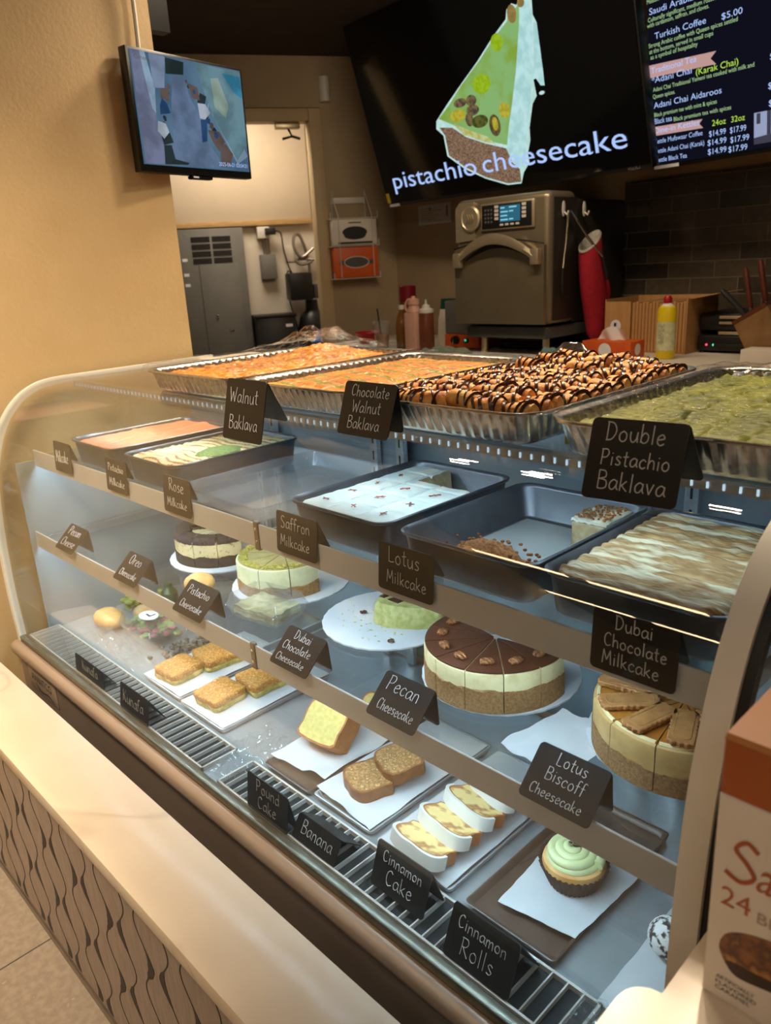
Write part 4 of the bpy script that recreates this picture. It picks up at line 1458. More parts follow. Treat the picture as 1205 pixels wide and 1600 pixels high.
for q in range(90):
    x, y = rn.gauss(-.985, .05), rn.gauss(.885, .04)
    if math.hypot(x + .985, y - .925) < .118 and not (x > -1.0 and y > .89):
        s = rn.uniform(.0012, .0032); mb.ell((x, y, ZB + s * .3), s, s * .8, s * .5, 5, 4)
o = mb.build('cake_crumbs', M_GREENCHEESE); tag(o, 'green crumbs scattered on the nearly empty cake board', 'crumbs', kind='stuff')
for (x, y, l) in ((-1.035, .905, 'flake of dark chocolate left alone on the nearly empty board'), (-0.905, .855, 'dark chocolate bit by the front rim of the nearly empty board')):
    mb = MB()
    for q in range(4): mb.ell((x + random.uniform(-.006, .006), y + random.uniform(-.005, .005), ZB + .003), .005, .003, .003, 6, 5)
    o = mb.build('chocolate_flake', M_CHOC); tag(o, l, 'crumb')

# bun and clear clamshell on the lower shelf
mb = MB(); mb.ell((-1.400, 0.760, ZS2 + .021), .036, .032, .021, 20, 12, lambda d: 1 + .04 * nz(d.x * 2, d.y * 2, d.z * 2))
o = mb.build('bread_bun', M_BUN, sharp=80); tag(o, 'small round golden bun behind the Pistachio Cheesecake card', 'bread')


def clamshell(label, x0, x1, y0, y1, z, h, rot=0.0, filler=None):
    c = Vector(((x0 + x1) / 2, (y0 + y1) / 2, z))
    t = thing('clear_container', label, 'food box', c)
    M_ = Matrix.Translation(c) @ Matrix.Rotation(rot, 4, 'Z')
    hw, hd = (x1 - x0) / 2, (y1 - y0) / 2

    def lp_(s, zz): return [Vector((a, b, zz)) for a, b in rrect(-hw * s, hw * s, -hd * s, hd * s, .012, 4)]
    mb = MB(); mb.loft([lp_(.84, 0.0005), lp_(.97, h * .5), lp_(1.0, h * .52), lp_(.96, h * .5), lp_(.83, .002)], True, True, True)
    mb.xf(M_).build('base', M_CLEAR, t)
    mb = MB(); mb.loft([lp_(1.0, h * .53), lp_(.97, h * .56), lp_(.86, h), lp_(.85, h - .001), lp_(.96, h * .555)], True, False, False)
    mb.face([v for v in lp_(.86, h)])
    mb.xf(M_).build('lid', M_CLEAR, t)
    return t, M_, hw, hd


t, M_, hw, hd = clamshell('clear lidded box of pale dessert behind the Pistachio Cheesecake card', -1.265, -1.115, 0.735, 0.835, ZS2 + .001, .045, .15)
mb = MB(); mb.grid(16, 12, lambda a, b: Vector((hw * .75 * (2 * a - 1), hd * .75 * (2 * b - 1), .022 + .005 * nz(a * 5, b * 5))), (0, 0, .017)); mb.xf(M_)
o = mb.build('layered_dessert', pm('dessert_layers', S(196, 190, 150), S(112, 108, 66), 30, .5, bump=.4)); tag(o, 'pale green-brown dessert inside the clear lidded box', 'dessert')
# loose parchment and ribbed black tray part on the lower shelf
def paper(label, pts, z, mat=M_PAPER, seed=0, amp=.003, name='parchment_sheet', edge=None, th=.0006):
    """pts: four corners (x, y) anticlockwise; slightly curled paper"""
    a_, b_, c_, d_ = [Vector((p[0], p[1], 0)) for p in pts]
    mb = MB()

    def f(u, v):
        p = a_.lerp(b_, u).lerp(d_.lerp(c_, u), v)
        e = max(abs(u - .5), abs(v - .5)) * 2
        zz = z + max(0, e - .72) * amp * 6 * max(0, .3 + nz(u * 3 + seed, v * 3, seed)) + .0003
        return Vector((p.x + .002 * nz(v * 7, seed), p.y + .002 * nz(u * 7, seed + 3), zz + .0004 * nz(u * 6, v * 6, seed)))
    mb.grid(24, 24, f, (0, 0, th))
    o = mb.build(name, mat, sharp=80)
    return tag(o, label, 'paper')


paper('white parchment sheet lying alone on the lower shelf between the pecan and biscuit cheesecakes', [(-.575, .74), (-.47, .72), (-.46, .86), (-.56, .87)], ZS2 + .001, seed=2, amp=.006)

# ------------------------------------------------------------------ the deck: trays, cakes, cards
ZD = 0.4735


def flat_tray(label, x0, x1, y0, y1, mat=M_TRAYSTEEL, h=.012, name='flat_tray', z=ZD, group='flat trays on the case deck'):
    mb = MB()

    def lp_(i, zz): return [Vector((x, y, zz)) for x, y in rrect(x0 + i, x1 - i, y0 + i, y1 - i, .008, 4)]
    mb.loft([lp_(.006, z + .0005), lp_(.004, z + .001), lp_(0, z + h), lp_(.002, z + h + .001), lp_(.004, z + h), lp_(.009, z + .003)], True, True, True)
    o = mb.build(name, mat, sharp=50)
    return tag(o, label, 'tray', group)


ZT = ZD + 0.0045
for x0, x1, y0, y1, l, pl in ((-1.640, -1.465, .705, 1.0, 'flat tray holding the two kunafa squares farther from the crumpled bag', 'parchment under the two kunafa squares farther from the crumpled bag'),
                          (-1.455, -1.280, .700, 1.0, 'flat tray holding the two kunafa squares beside the bare deck', 'parchment under the two kunafa squares beside the bare deck')):
    flat_tray(l, x0, x1, y0, y1)
    paper(pl, [(x0 + .004, y0 + .001), (x1 - .004, y0 + .003), (x1 - .004, y1), (x0 + .004, y1)], ZT + .009, seed=x0 * 10, amp=.002)


def kunafa(label, x, y, wx, wy, h, rot, z, seed):
    t = thing('kunafa_square', label, 'pastry', (x, y, z), 'kunafa squares on trays')
    M_ = Matrix.Translation((x, y, z)) @ Matrix.Rotation(rot, 4, 'Z')

    def lay(z0, z1, s, amp):
        mb = MB()
        loops = []
        for zz, k in ((z0, s * .97), (z0 * .6 + z1 * .4, s), (z1 * .85 + z0 * .15, s), (z1, s * .93)):
            loops.append([Vector((a * k + amp * nz(a * 80, b * 80, seed + zz * 90), b * k + amp * nz(b * 80, a * 80, seed + zz * 70), zz)) for a, b in rrect(-wx / 2, wx / 2, -wy / 2, wy / 2, .009, 5, 60)])
        mb.loft(loops, True, True, True)
        return mb.xf(M_)
    lay(0, h * .45, 1.0, .004).build('filling', M_KUNAFAIN, t, sharp=70)
    mb = lay(h * .42, h, 1.02, .003)
    mb.build('golden_top', M_KUNAFA, t, sharp=70)


ZK = ZT + .0105
kunafa('kunafa square at the front of the tray nearer the wrapped sandwich', -1.562, .763, .085, .088, .028, .12, ZK, 1)
kunafa('kunafa square at the back of the tray nearer the wrapped sandwich', -1.548, .866, .092, .105, .030, -.1, ZK, 2)
kunafa('kunafa square at the front of the tray beside the bare deck', -1.385, .765, .085, .09, .028, .1, ZK, 3)
kunafa('kunafa square at the back of the tray beside the bare deck', -1.366, .868, .085, .10, .030, -.04, ZK, 4)

# salad box with sticker, buns in bags, bag with green cap at the far end
t, M_, hw, hd = clamshell('clear lidded salad box with a round white sticker', -1.925, -1.735, .775, .905, ZD + .001, .062, -.05)
mb = MB(); mb.ell((0, -.01, .0635), .034, .024, .0006, 24, 4); mb.xf(M_); st = mb.build('sticker', M_STICKER, t)
mb = MB(); mb.box(-.012, .008, -.014, -.008, .0643, .0646); mb.box(.006, .012, -.014, .006, .0643, .0646); mb.xf(M_); mb.build('printed_mark', M_TXTBLACK, st)
for nm, mt, l, cnt, sd in (('salad_leaves', M_LETTUCE, 'pale green chopped leaves inside the stickered salad box', 60, 1), ('sliced_meat', M_MEAT, 'pink pieces inside the stickered salad box', 26, 2)):
    rn = random.Random(sd); mb = MB()
    for q in range(cnt):
        mb.ell((rn.uniform(-.72, .72) * hw, rn.uniform(-.72, .72) * hd, rn.uniform(.014, .04)), .014 * rn.uniform(.6, 1), .011, .006, 7, 5)
    mb.xf(M_); o = mb.build(nm, mt); tag(o, l, 'salad', kind='stuff')
for x, y, s, l in ((-1.985, .785, 1.0, 'golden filled bun in clear wrap at the far end of the deck, nearer the grille'), (-1.945, .875, .8, 'golden filled bun in clear wrap behind the salad box')):
    mb = MB(); mb.ell((x, y, ZD + .027 * s), .055 * s, .040 * s, .026 * s, 22, 12, lambda d: 1 + .07 * nz(d.x * 3, d.y * 3, d.z * 3))
    o = mb.build('filled_bun', M_BUN, sharp=80); tag(o, l, 'bread')
mb = MB()
rn = random.Random(9)
for q in range(44):
    mb.ell((rn.gauss(-2.04, .022), rn.gauss(.90, .03), ZD + rn.uniform(.006, .04)), .016, .012, .006, 7, 5)
o = mb.build('leafy_greens', M_LETTUCE); tag(o, 'loose leafy greens by the case end, behind the wrapped buns', 'salad', kind='stuff')
mb = MB(); mb.lathe([(.018, .001), (.024, .006), (.024, .05), (.012, .066), (.012, .078), (.0, .08)], (-1.965, .965, ZD)); o = mb.build('juice_bottle', M_GREENCAP); tag(o, 'small dark green bottle at the back of the deck by the case end', 'bottle')
mb = MB(); rn = random.Random(12)
for q in range(60):
    mb.ell((rn.gauss(-1.685, .022), rn.gauss(.86, .05), ZD + rn.uniform(.004, .018)), .009, .007, .005, 6, 4)
o = mb.build('seed_snack', pm('seed_mix', S(120, 110, 96), S(60, 56, 50), 80, .6, bump=.6)); tag(o, 'grey-brown seed snack pile between the salad box and the kunafa tray', 'snack', kind='stuff')


def crumple(label, x0, x1, y0, y1, z, h, seed, mat=M_CLEAR, name='crumpled_bag'):
    mb = MB()
    mb.grid(46, 34, lambda a, b: Vector((x0 + (x1 - x0) * a + .006 * nz(a * 6, b * 6, seed), y0 + (y1 - y0) * b + .006 * nz(b * 6, a * 6, seed), z + .002 + h * abs(nz(a * 5, b * 6, seed + 5)) * min(1, 6 * min(a, 1 - a, b, 1 - b)))))
    o = mb.build(name, mat, sharp=25)
    return tag(o, label, 'plastic')


crumple('crumpled clear plastic bag lying between the two vent grilles', -1.235, -1.125, .615, .80, ZD, .035, 3)
crumple('crumpled clear wrap at the right end of the vent grille by the end frame', -.40, -.30, .60, .69, ZD + .010, .03, 8)
crumple('clear wrap lying over the buns by the vent grille', -1.99, -1.68, .695, .765, ZD + .006, .05, 5)

# pound cake on a brown tray with torn paper
flat_tray('brown tray under the pound cake', -1.125, -.985, .694, 1.02, M_BROWNTRAY)
paper('torn parchment under the pound cake', [(-1.128, .715), (-.985, .735), (-.988, 1.01), (-1.125, 1.01)], ZT + .009, seed=11, amp=.010)


def loaf_outline(w, h, n=8):
    """bread cross-section, flat base at y=0, domed top"""
    pts = [(-w / 2 * .84, 0), (w / 2 * .84, 0), (w / 2 * .95, h * .3), (w / 2, h * .62)]
    for i in range(1, n):
        a = PI * i / n
        pts.append((w / 2 * math.cos(a) * 1.0, h * .62 + (h * .38) * math.sin(a) ** .7 * (1 - .10 * math.exp(-((a - PI / 2) / .25) ** 2))))
    pts += [(-w / 2, h * .62), (-w / 2 * .95, h * .3)]
    return pts


def loaf_slice(name, label, w, h, th, M_, mcrumb, mcrust, group=None, cr=.004):
    c = M_ @ Vector((0, 0, 0))
    t = thing(name, label, 'cake', c, group)
    out = [(p.x, p.y) for p in crs([(a, b, 0) for a, b in loaf_outline(w, h)], 3, True)]
    cx, cy = 0, h / 2
    inn = [(cx + (a - cx) * (1 - 2 * cr / w), cy + (b - cy) * (1 - 2 * cr / h)) for a, b in out]
    mb = MB()
    mb.loft([[Vector((a, b, .0003)) for a, b in inn], [Vector((a, b, .0003)) for a, b in out], [Vector((a, b, th - .0003)) for a, b in out], [Vector((a, b, th - .0003)) for a, b in inn]], True)
    mb.xf(M_).build('crust', mcrust, t, sharp=40)
    mb = MB()
    mb.loft([[Vector((a, b, 0.0)) for a, b in inn], [Vector((a, b, th)) for a, b in inn]], True, True, True)
    mb.xf(M_).build('crumb', mcrumb, t, sharp=40)
    return t, out


# local frame of a slice: x across, y from base to dome, z thickness (face up)
def place(x, y, z, rz, tilt=0.0, roll=0.0):
    return Matrix.Translation((x, y, z)) @ Matrix.Rotation(rz, 4, 'Z') @ Matrix.Rotation(tilt, 4, 'X') @ Matrix.Rotation(roll, 4, 'Y')


# the big pound cake piece: its yellow face leans up towards the front glass
loaf_slice('pound_cake_slice', 'thick yellow pound cake chunk leaning on the torn parchment, brown crust around', .104, .090, .050,
           Matrix.Translation((-1.066, .790, ZT + .054)) @ Matrix.Rotation(R(6), 4, 'Z') @ Matrix.Rotation(R(42), 4, 'X') @ Matrix.Translation((0, -.02, -.05)), M_POUND, M_POUNDCRUST, 'pound cake slices')
loaf_slice('pound_cake_slice', 'thinner yellow pound cake slice standing behind the thick chunk', .100, .060, .024,
           Matrix.Translation((-1.040, .925, ZT + .040)) @ Matrix.Rotation(R(-2), 4, 'Z') @ Matrix.Rotation(R(35), 4, 'X') @ Matrix.Translation((0, -.02, -.015)), M_POUND, M_POUNDCRUST, 'pound cake slices')

# banana bread
flat_tray('flat tray under the two brown banana bread slices', -.978, -.822, .700, 1.03)
paper('parchment under the two brown banana bread slices', [(-.985, .715), (-.826, .700), (-.826, 1.02), (-.975, 1.02)], ZT + .009, seed=17, amp=.004)
loaf_slice('banana_bread_slice', 'brown banana bread slice lying flat, under the other one', .090, .080, .024, place(-.900, .815, ZT + .011, R(158), R(-2)), M_BANANA, M_BANANACRUST, 'banana bread slices')
loaf_slice('banana_bread_slice', 'brown banana bread slice resting tilted on top of the other one', .088, .078, .024, place(-.876, .872, ZT + .034, R(160), R(-6)), M_BANANA, M_BANANACRUST, 'banana bread slices')

# iced cinnamon slices
flat_tray('flat tray under the four iced cinnamon cake slices', -.805, -.640, .694, 1.03)
paper('parchment under the four iced cinnamon cake slices', [(-.80, .695), (-.645, .692), (-.645, 1.02), (-.80, 1.02)], ZT + .009, seed=21, amp=.003)
CL = ['iced cinnamon slice nearest the vent grille, first of the row of four', 'iced cinnamon slice second from the vent grille in the row of four',
      'iced cinnamon slice third from the vent grille in the row of four', 'iced cinnamon slice at the back of the row of four, under the shelf rail']
for k in range(4):
    M_ = Matrix.Translation((-.712 + .006 * k, .738 + .058 * k, ZT + .018 + .004 * k)) @ Matrix.Rotation(R(176 - 4 * k), 4, 'Z') @ Matrix.Rotation(R(19), 4, 'X')
    t, out = loaf_slice('cinnamon_slice', CL[k], .102, .060, .022, M_, M_CINN, M_POUNDCRUST, 'iced cinnamon cake slices', .003)
    # icing follows the domed edge
    dome = [(a, b) for a, b in out if b > .060 * .45]
    dome.sort(key=lambda p: math.atan2(p[1] - .02, p[0]))
    mb = MB()
    oo = [(a * (1 + .005 / .051), .03 + (b - .03) * (1 + .0055 / .03) + .0012 * math.sin(a * 130)) for a, b in dome]
    ring = dome + list(reversed(oo))
    mb.prism(ring, lambda a, b, c: Vector((a, b, c)), -.0006, .0222)
    mb.xf(M_).build('icing', M_ICING, t, sharp=50)

# cupcake on a square of white paper over a dark board
flat_tray('dark brown tray under the cupcake and its white paper', -.612, -.452, .694, 1.03, M_BROWNTRAY)
paper('square of white paper under the green-topped cupcake', [(-.572, .725), (-.452, .745), (-.440, .93), (-.585, .90)], ZT + .0095, seed=31, amp=.002)
CC = Vector((-.514, .838, ZT + .012))
CS = Matrix.Translation(CC) @ Matrix.Diagonal((1.28, 1.28, 1.05, 1)) @ Matrix.Translation(-CC)
t = thing('cupcake', 'cupcake with swirled pale green frosting in a dark paper case', 'cupcake', CC)
mb = MB()
loops = []
for r_, z_ in ((.029, 0), (.030, .0005), (.036, .020), (.041, .034), (.040, .034), (.034, .018), (.028, .003)):
    loops.append([CC + Vector(((r_ + .0012 * (1 if i % 2 else -1) * (1 if z_ > .004 else .3)) * math.cos(2 * PI * i / 72), (r_ + .0012 * (1 if i % 2 else -1)) * math.sin(2 * PI * i / 72), z_)) for i in range(72)])
mb.loft(loops, True, True, True)
mb.xf(CS); mb.build('paper_case', M_CUPPAPER, t, sharp=70)
mb = MB(); mb.lathe([(.030, .006), (.0375, .030), (.036, .037), (.025, .043), (0.0, .045)], CC, 30); mb.xf(CS); mb.build('sponge', M_BUN, t)
mb = MB()
mb.lathe([(.0315, .036), (.0325, .041), (.028, .046), (0.0, .050)], CC, 32)
sp = []
for i in range(120):
    f = i / 119; a = f * 2 * PI * 3.2; rr = .027 * (1 - f) + .003
    sp.append(CC + Vector((rr * math.cos(a), rr * math.sin(a), .044 + .012 * f)))
mb.tube(sp, [.0072 - .003 * i / 119 for i in range(120)], 10)
mb.xf(CS); mb.build('frosting', M_FROST, t, sharp=80)
mb = MB()
for q in range(7): mb.ell(CC + Vector((random.uniform(-.006, .006), random.uniform(-.005, .005), .0605)), .0028, .0018, .0012, 6, 4)
mb.xf(CS); mb.build('crumb_garnish', M_OREO, t)

# speckled white balls by the end frame
paper('white paper under the speckled white balls', [(-.385, .69), (-.30, .69), (-.30, .98), (-.385, .98)], ZD + .001, seed=41, amp=.001)
for x, y, l in ((-.352, .822, 'speckled white cake ball nearer the vent grille, half hidden by the end frame'), (-.338, .882, 'speckled white cake ball behind the other, against the end frame')):
    mb = MB(); mb.ell((x, y, ZD + .0285), .029, .029, .0275, 28, 18, lambda d: 1 + .03 * nz(d.x * 6, d.y * 6, d.z * 6))
    o = mb.build('cake_ball', M_BALL, sharp=80); tag(o, l, 'cake ball', 'speckled white cake balls')

DS = 'tent cards on the vent grilles'
tent_sign('small black card lying back on the vent grille at the far end', ['Kunafa'], -1.80, -1.64, .607, .4835, .612, .528, .640, .4835, DS, 20)
tent_sign('black card on the far vent grille in front of the kunafa trays', ['Kunafa'], -1.545, -1.415, .600, .4835, .610, .545, .645, .4835, DS, 21)
tent_sign('black card reading Pound Cake, against the front glass', ['Pound', 'Cake'], -1.043, -.925, .600, .4835, .609, .555, .622, .4835, DS, 22)
tent_sign('black card tipped back on the vent grille beside the Pound Cake card', ['Banana'], -.921, -.812, .606, .4835, .628, .520, .668, .4855, DS, 23)
tent_sign('black card reading Cinnamon Cake, before the iced slices', ['Cinnamon', 'Cake'], -.745, -.633, .625, .4835, .650, .553, .674, .4835, DS, 24)
tent_sign('black card reading Cinnamon Rolls, on the vent grille before the dark tray', ['Cinnamon', 'Rolls'], -.577, -.464, .605, .4835, .636, .553, .678, .4835, DS, 25)

# ------------------------------------------------------------------ back counter
ZK0 = 0.970
m = MB()
m.prism([(-3.60, 2.78), (1.72, 2.78), (1.72, 3.664), (-3.62, 3.664)], lambda a, b, c: (a, b, c), 0.935, ZK0)
bc = thing('back_counter', 'pale work counter along the back wall under the menu screens', 'counter', (-1.0, 3.2, 0))
m.build('countertop', M_WHITEP, bc)
m = MB(); m.box(-3.55, 1.70, 2.83, 3.65, 0.0, 0.9345)
m.build('cabinet', M_DARKGREY, bc)
for i in range(6):
    m = MB(); m.box(-3.5 + .87 * i, -3.5 + .87 * i + .84, 2.812, 2.829, .1, .92, .003); d = m.build('door', M_GREYBOX, bc)
    m = MB(); m.tube([(-3.5 + .87 * i + .76, 2.811, .70), (-3.5 + .87 * i + .76, 2.79, .72), (-3.5 + .87 * i + .76, 2.79, .84), (-3.5 + .87 * i + .76, 2.811, .86)], .005, 8); m.build('handle', M_CHROME, d)

# --- oven
ov = thing('countertop_oven', 'grey countertop speed oven with an arched handle and blue display', 'oven', (-2.27, 3.25, ZK0))
m = MB(); m.box(-2.535, -2.010, 2.955, 3.17, 1.108, 1.668, .030, 4); m.build('front_shell', M_OVEN, ov)
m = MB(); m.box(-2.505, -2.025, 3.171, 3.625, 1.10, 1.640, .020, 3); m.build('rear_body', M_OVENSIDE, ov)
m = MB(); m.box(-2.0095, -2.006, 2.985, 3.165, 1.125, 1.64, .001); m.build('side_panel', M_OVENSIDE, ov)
# door with a gently arched top edge
arch = [(-2.528, 1.112), (-2.022, 1.112), (-2.022, 1.448)] + [(-2.022 - .506 * i / 16, 1.448 + .030 * math.sin(PI * i / 16)) for i in range(1, 16)] + [(-2.528, 1.448)]
m = MB(); m.prism(arch, lambda a, b, c: (a, c, b), 2.934, 2.9545)
dr = m.build('door', M_OVEN, ov)
m = MB()
pts = [(a, 2.9335, b + .006) for a, b in arch[2:]]
m.tube(pts, .0035, 6); m.build('door_gap', M_BLACKP, ov)
# arched handle band
mb = MB()
rows = []
for i in range(25):
    f = i / 24; x = -2.485 + .425 * f; z = 1.405 + .082 * math.sin(PI * f) ** .9
    hh = .017 + .006 * math.sin(PI * f)
    y = 2.905 - .012 * math.sin(PI * f)
    rows.append([Vector((x, y, z - hh)), Vector((x, y - .006, z)), Vector((x, y, z + hh)), Vector((x, y + .012, z + hh * .8)), Vector((x, y + .012, z - hh * .8))])
mb.loft(rows, True, True, True)
hd_ = mb.build('handle', M_BRASS, dr, sharp=40)
for x in (-2.492, -2.052):
    m = MB(); m.box(x - .022, x + .022, 2.900, 2.9335, 1.368, 1.435, .006); e = m.build('handle_mount', M_BRASS, dr)
mb = MB()
a0, a1 = -2.46, -2.085
rows = []
for i in range(17):
    f = i / 16; x = a0 + (a1 - a0) * f
    rows.append([Vector((x, 2.9325, 1.395 + .052 * math.sin(PI * f))), Vector((x, 2.9325, 1.402 + .072 * math.sin(PI * f)))])
mb.loft(rows, False)
mb.build('handle_recess', M_BLACKP, dr)
# control fascia, display, keys, dial emblem
m = MB(); m.box(-2.375, -2.080, 2.944, 2.9545, 1.524, 1.640, .006); fa = m.build('control_fascia', M_BRASS, ov)
m = MB(); m.box(-2.365, -2.092, 2.9415, 2.9439, 1.532, 1.632, .003); m.build('fascia_inset', M_BLACKP, fa)
M_BLUELCD = emit('lcd_blue', (0.05, 0.22, 0.34, 1), .55)
M_LCDTXT = emit('lcd_text', (0.35, 0.85, 1.0, 1), .8)
m = MB(); m.box(-2.262, -2.152, 2.940, 2.9414, 1.556, 1.624); sc_ = m.build('display', M_BLUELCD, ov)
mb = MB()
for i, (wa, wb) in enumerate(((.022, .04), (.04, .022), (.036, 0), (.04, .022))):
    z = 1.612 - i * .0165
    mb.box(-2.257, -2.257 + wa, 2.9392, 2.9399, z, z + .005)
    if wb: mb.box(-2.21, -2.21 + wb, 2.9392, 2.9399, z + .001, z + .006)
mb.build('readout', M_LCDTXT, sc_)
mb = MB()
for i in range(4):
    for x in (-2.292, -2.142):
        mb = MB(); mb.box(x, x + .022, 2.9385, 2.9414, 1.566 + i * .0165, 1.578 + i * .0165, .001, 1); mb.build('key', M_WHITEPL, fa)
for i in range(4):
    mb = MB(); mb.box(-2.262 + i * .029, -2.243 + i * .029, 2.9385, 2.9414, 1.540, 1.549, .001, 1); mb.build('key', M_WHITEPL, fa)
mb = MB()
for i in range(3):
    for j in range(4): mb.ell((-2.345 + .017 * i, 2.941, 1.560 + .0165 * j), .006, .002, .006, 8, 6)
mb.build('keypad', M_DARKGREY, fa)
mb = MB()
mb.prism([(-2.528, 1.482), (-2.415, 1.490), (-2.415, 1.655), (-2.505, 1.655), (-2.528, 1.63)], lambda a, b, c: (a, c, b), 2.948, 2.9544)
mb.build('corner_plate', M_BRASS, ov)
mb = MB()
mb.lathe([(.056, 0), (.056, .008), (.048, .013), (.044, .010), (0.0, .010)], (0, 0, 0), 32)
mb.xf(Matrix.Translation((-2.432, 2.9475, 1.582)) @ Matrix.Rotation(PI / 2, 4, 'X'))
dl = mb.build('dial', M_BRASS, ov)
mb = MB()
for i in (-1, 0, 1):
    mb.tube([(-2.432 + .014 * i - .006, 2.9365, 1.562), (-2.432 + .014 * i + .004, 2.9365, 1.580), (-2.432 + .014 * i - .004, 2.9365, 1.600)], .0035, 6)
mb.build('emblem', M_OVEN, dl)
m = MB(); m.box(-2.488, -2.028, 2.965, 3.60, 1.045, 1.098, .008); m.build('base_frame', M_DARKGREY, ov)
for x, y in ((-2.42, 3.02), (-2.065, 3.02), (-2.42, 3.54), (-2.065, 3.54)):
    m = MB(); m.lathe([(.020, 0), (.020, .008), (.016, .01), (.016, .0745)], (x, y, ZK0), 16); m.build('leg', M_BRASS, ov)
for yy, nm in ((3.052, 'a'), (3.215, 'b')):
    m = MB()
    m.ell((-2.003, yy, 1.592), .004, .013, .034, 14, 8)
    m.tube([(-2.000, yy, 1.578), (-1.985, yy, 1.566), (-1.978, yy, 1.582)], .004, 6)
    m.build('hook', M_WHITEPL, ov)
t = thing('tongs', 'metal tongs with black grips hanging on the oven side', 'tongs', (-1.985, 3.08, 1.25))
m = MB(); m.tube([(-1.984, 3.062, 1.582), (-1.984, 3.045, 1.45), (-1.984, 3.025, 1.345)], [.006, .007, .006], 8); a = m.build('arm', M_CHROME, t)
m = MB(); m.tube([(-1.984, 3.025, 1.345), (-1.984, 3.02, 1.27), (-1.984, 3.022, 1.235)], [.007, .009, .006], 8); m.build('grip', M_BLACKP, a)
m = MB(); m.tube([(-1.980, 3.068, 1.582), (-1.93, 3.13, 1.47), (-1.885, 3.185, 1.385)], [.006, .007, .006], 8); a = m.build('arm', M_CHROME, t)
m = MB(); m.tube([(-1.885, 3.185, 1.385), (-1.878, 3.205, 1.32), (-1.876, 3.212, 1.285)], [.007, .010, .006], 8); m.build('grip', M_BLACKP, a)
# oven mitt, hung by its loop from the second hook, opening up
t = thing('oven_mitt', 'red quilted oven mitt hanging by its cuff from the oven side hook', 'oven mitt', (-1.965, 3.22, 1.02))
mb = MB()
spine = [(3.175, 1.455, .062, .040), (3.182, 1.40, .066, .046), (3.198, 1.32, .074, .048), (3.216, 1.24, .080, .048), (3.235, 1.17, .080, .046), (3.246, 1.10, .070, .042), (3.246, 1.045, .052, .034), (3.244, 1.012, .016, .014)]
loops = []
for p in crs([(a, b, 0) for a, b, _, _ in spine], 4):
    pass
sp = crs([Vector((a, b, c)) for a, b, c, d in spine], 4)
sd = crs([Vector((d, 0, 0)) for a, b, c, d in spine], 4)
for q, dd in zip(sp, sd):
    k = max(0.0, (q.y - 1.40) / .065)
    loops.append([Vector((-1.945 + dd.x * math.sin(2 * PI * i / 24), q.x + q.z * math.cos(2 * PI * i / 24), q.y + k * (-.050 * math.cos(2 * PI * i / 24) * -1))) for i in range(24)])
mb.loft(loops, True, False, True)
mb.build('mitt_body', M_REDMITT, t, sharp=80)
mb = MB()
mb.loft([[Vector((-1.945 + (v.x + 1.945) * s, 3.178 + (v.y - 3.178) * s, v.z - dz)) for v in loops[0]] for s, dz in ((1.03, .008), (1.05, 0.0), (.96, -.003), (.9, .03), (.8, .07))], True)
mb.build('cuff_lining', M_LININGC, t, sharp=80)
mb = MB(); mb.ell((-1.940, 3.300, 1.215), .028, .030, .080, 14, 10); mb.xf(Matrix.Translation((0, 0, 0)))
mb.build('thumb', M_REDMITT, t)

# orange appliance beside and under the oven
t = thing('orange_appliance', 'grey appliance with an orange front and black knob left of the oven', 'appliance', (-2.66, 3.15, ZK0))
m = MB(); m.box(-2.735, -2.51, 3.08, 3.30, ZK0 + .004, 1.043, .004); m.build('front_housing', M_ORANGE, t)
m = MB(); m.box(-2.735, -2.555, 3.085, 3.30, 1.0435, 1.21, .006); m.build('upper_housing', M_GREYBOX, t)
m = MB(); m.cyl((-2.655, 3.0795, 1.015), (-2.655, 3.055, 1.015), .022, .019, 20); kn = m.build('knob', M_BLACKP, t)
m = MB(); m.box(-2.659, -2.651, 3.048, 3.0545, .998, 1.033, .002); m.build('pointer', M_CHROME, kn)
m = MB(); m.cyl((-2.585, 3.0795, 1.013), (-2.585, 3.068, 1.013), .013, .012, 16); b_ = m.build('switch', M_BLACKP, t)
m = MB(); m.cyl((-2.585, 3.0679, 1.016), (-2.585, 3.066, 1.016), .006, .006, 12); m.build('indicator', emit('led_green', (0.1, 0.9, 0.5, 1), .6), b_)
for x, y in ((-2.72, 3.10), (-2.53, 3.10), (-2.72, 3.28), (-2.53, 3.28)):
    m = MB(); m.cyl((x, y, ZK0), (x, y, ZK0 + .0038), .008, n=10); m.build('foot', M_BLACKP, t)
# stacked trays under the oven
for i in range(4):
    mb = MB()
    z = ZK0 + .0005 + i * .0135
    def lp_(k, zz): return [Vector((x, y, zz)) for x, y in rrect(-2.385 + k, -2.15 - k, 3.06 + k, 3.50 - k, .02, 4)]
    mb.loft([lp_(.016, z), lp_(.012, z + .001), lp_(.004, z + .011), lp_(0, z + .0115), lp_(.001, z + .0125), lp_(.006, z + .0115), lp_(.015, z + .0035)], True, True, True)
    o = mb.build('metal_tray', M_CHROME, sharp=50)
    tag(o, ['bottom', 'second', 'third', 'topmost'][i] + ' shallow metal tray of the stack beneath the oven', 'tray', 'metal trays stacked beneath the oven')


def cloth(label, x0, x1, y0, y1, h, seed, mat=M_TOWEL):
    mb = MB()
    mb.grid(44, 30, lambda a, b: Vector((x0 + (x1 - x0) * a + .01 * nz(b * 4, seed), y0 + (y1 - y0) * b + .01 * nz(a * 4, seed), ZK0 + .004 + h * (0.3 + .7 * abs(nz(a * 3.2, b * 2.6, seed))) * min(1, 7 * min(a, 1 - a, b, 1 - b)))), (0, 0, .003))
    o = mb.build('kitchen_towel', mat, sharp=80)
    return tag(o, label, 'towel', 'towels on the back counter')


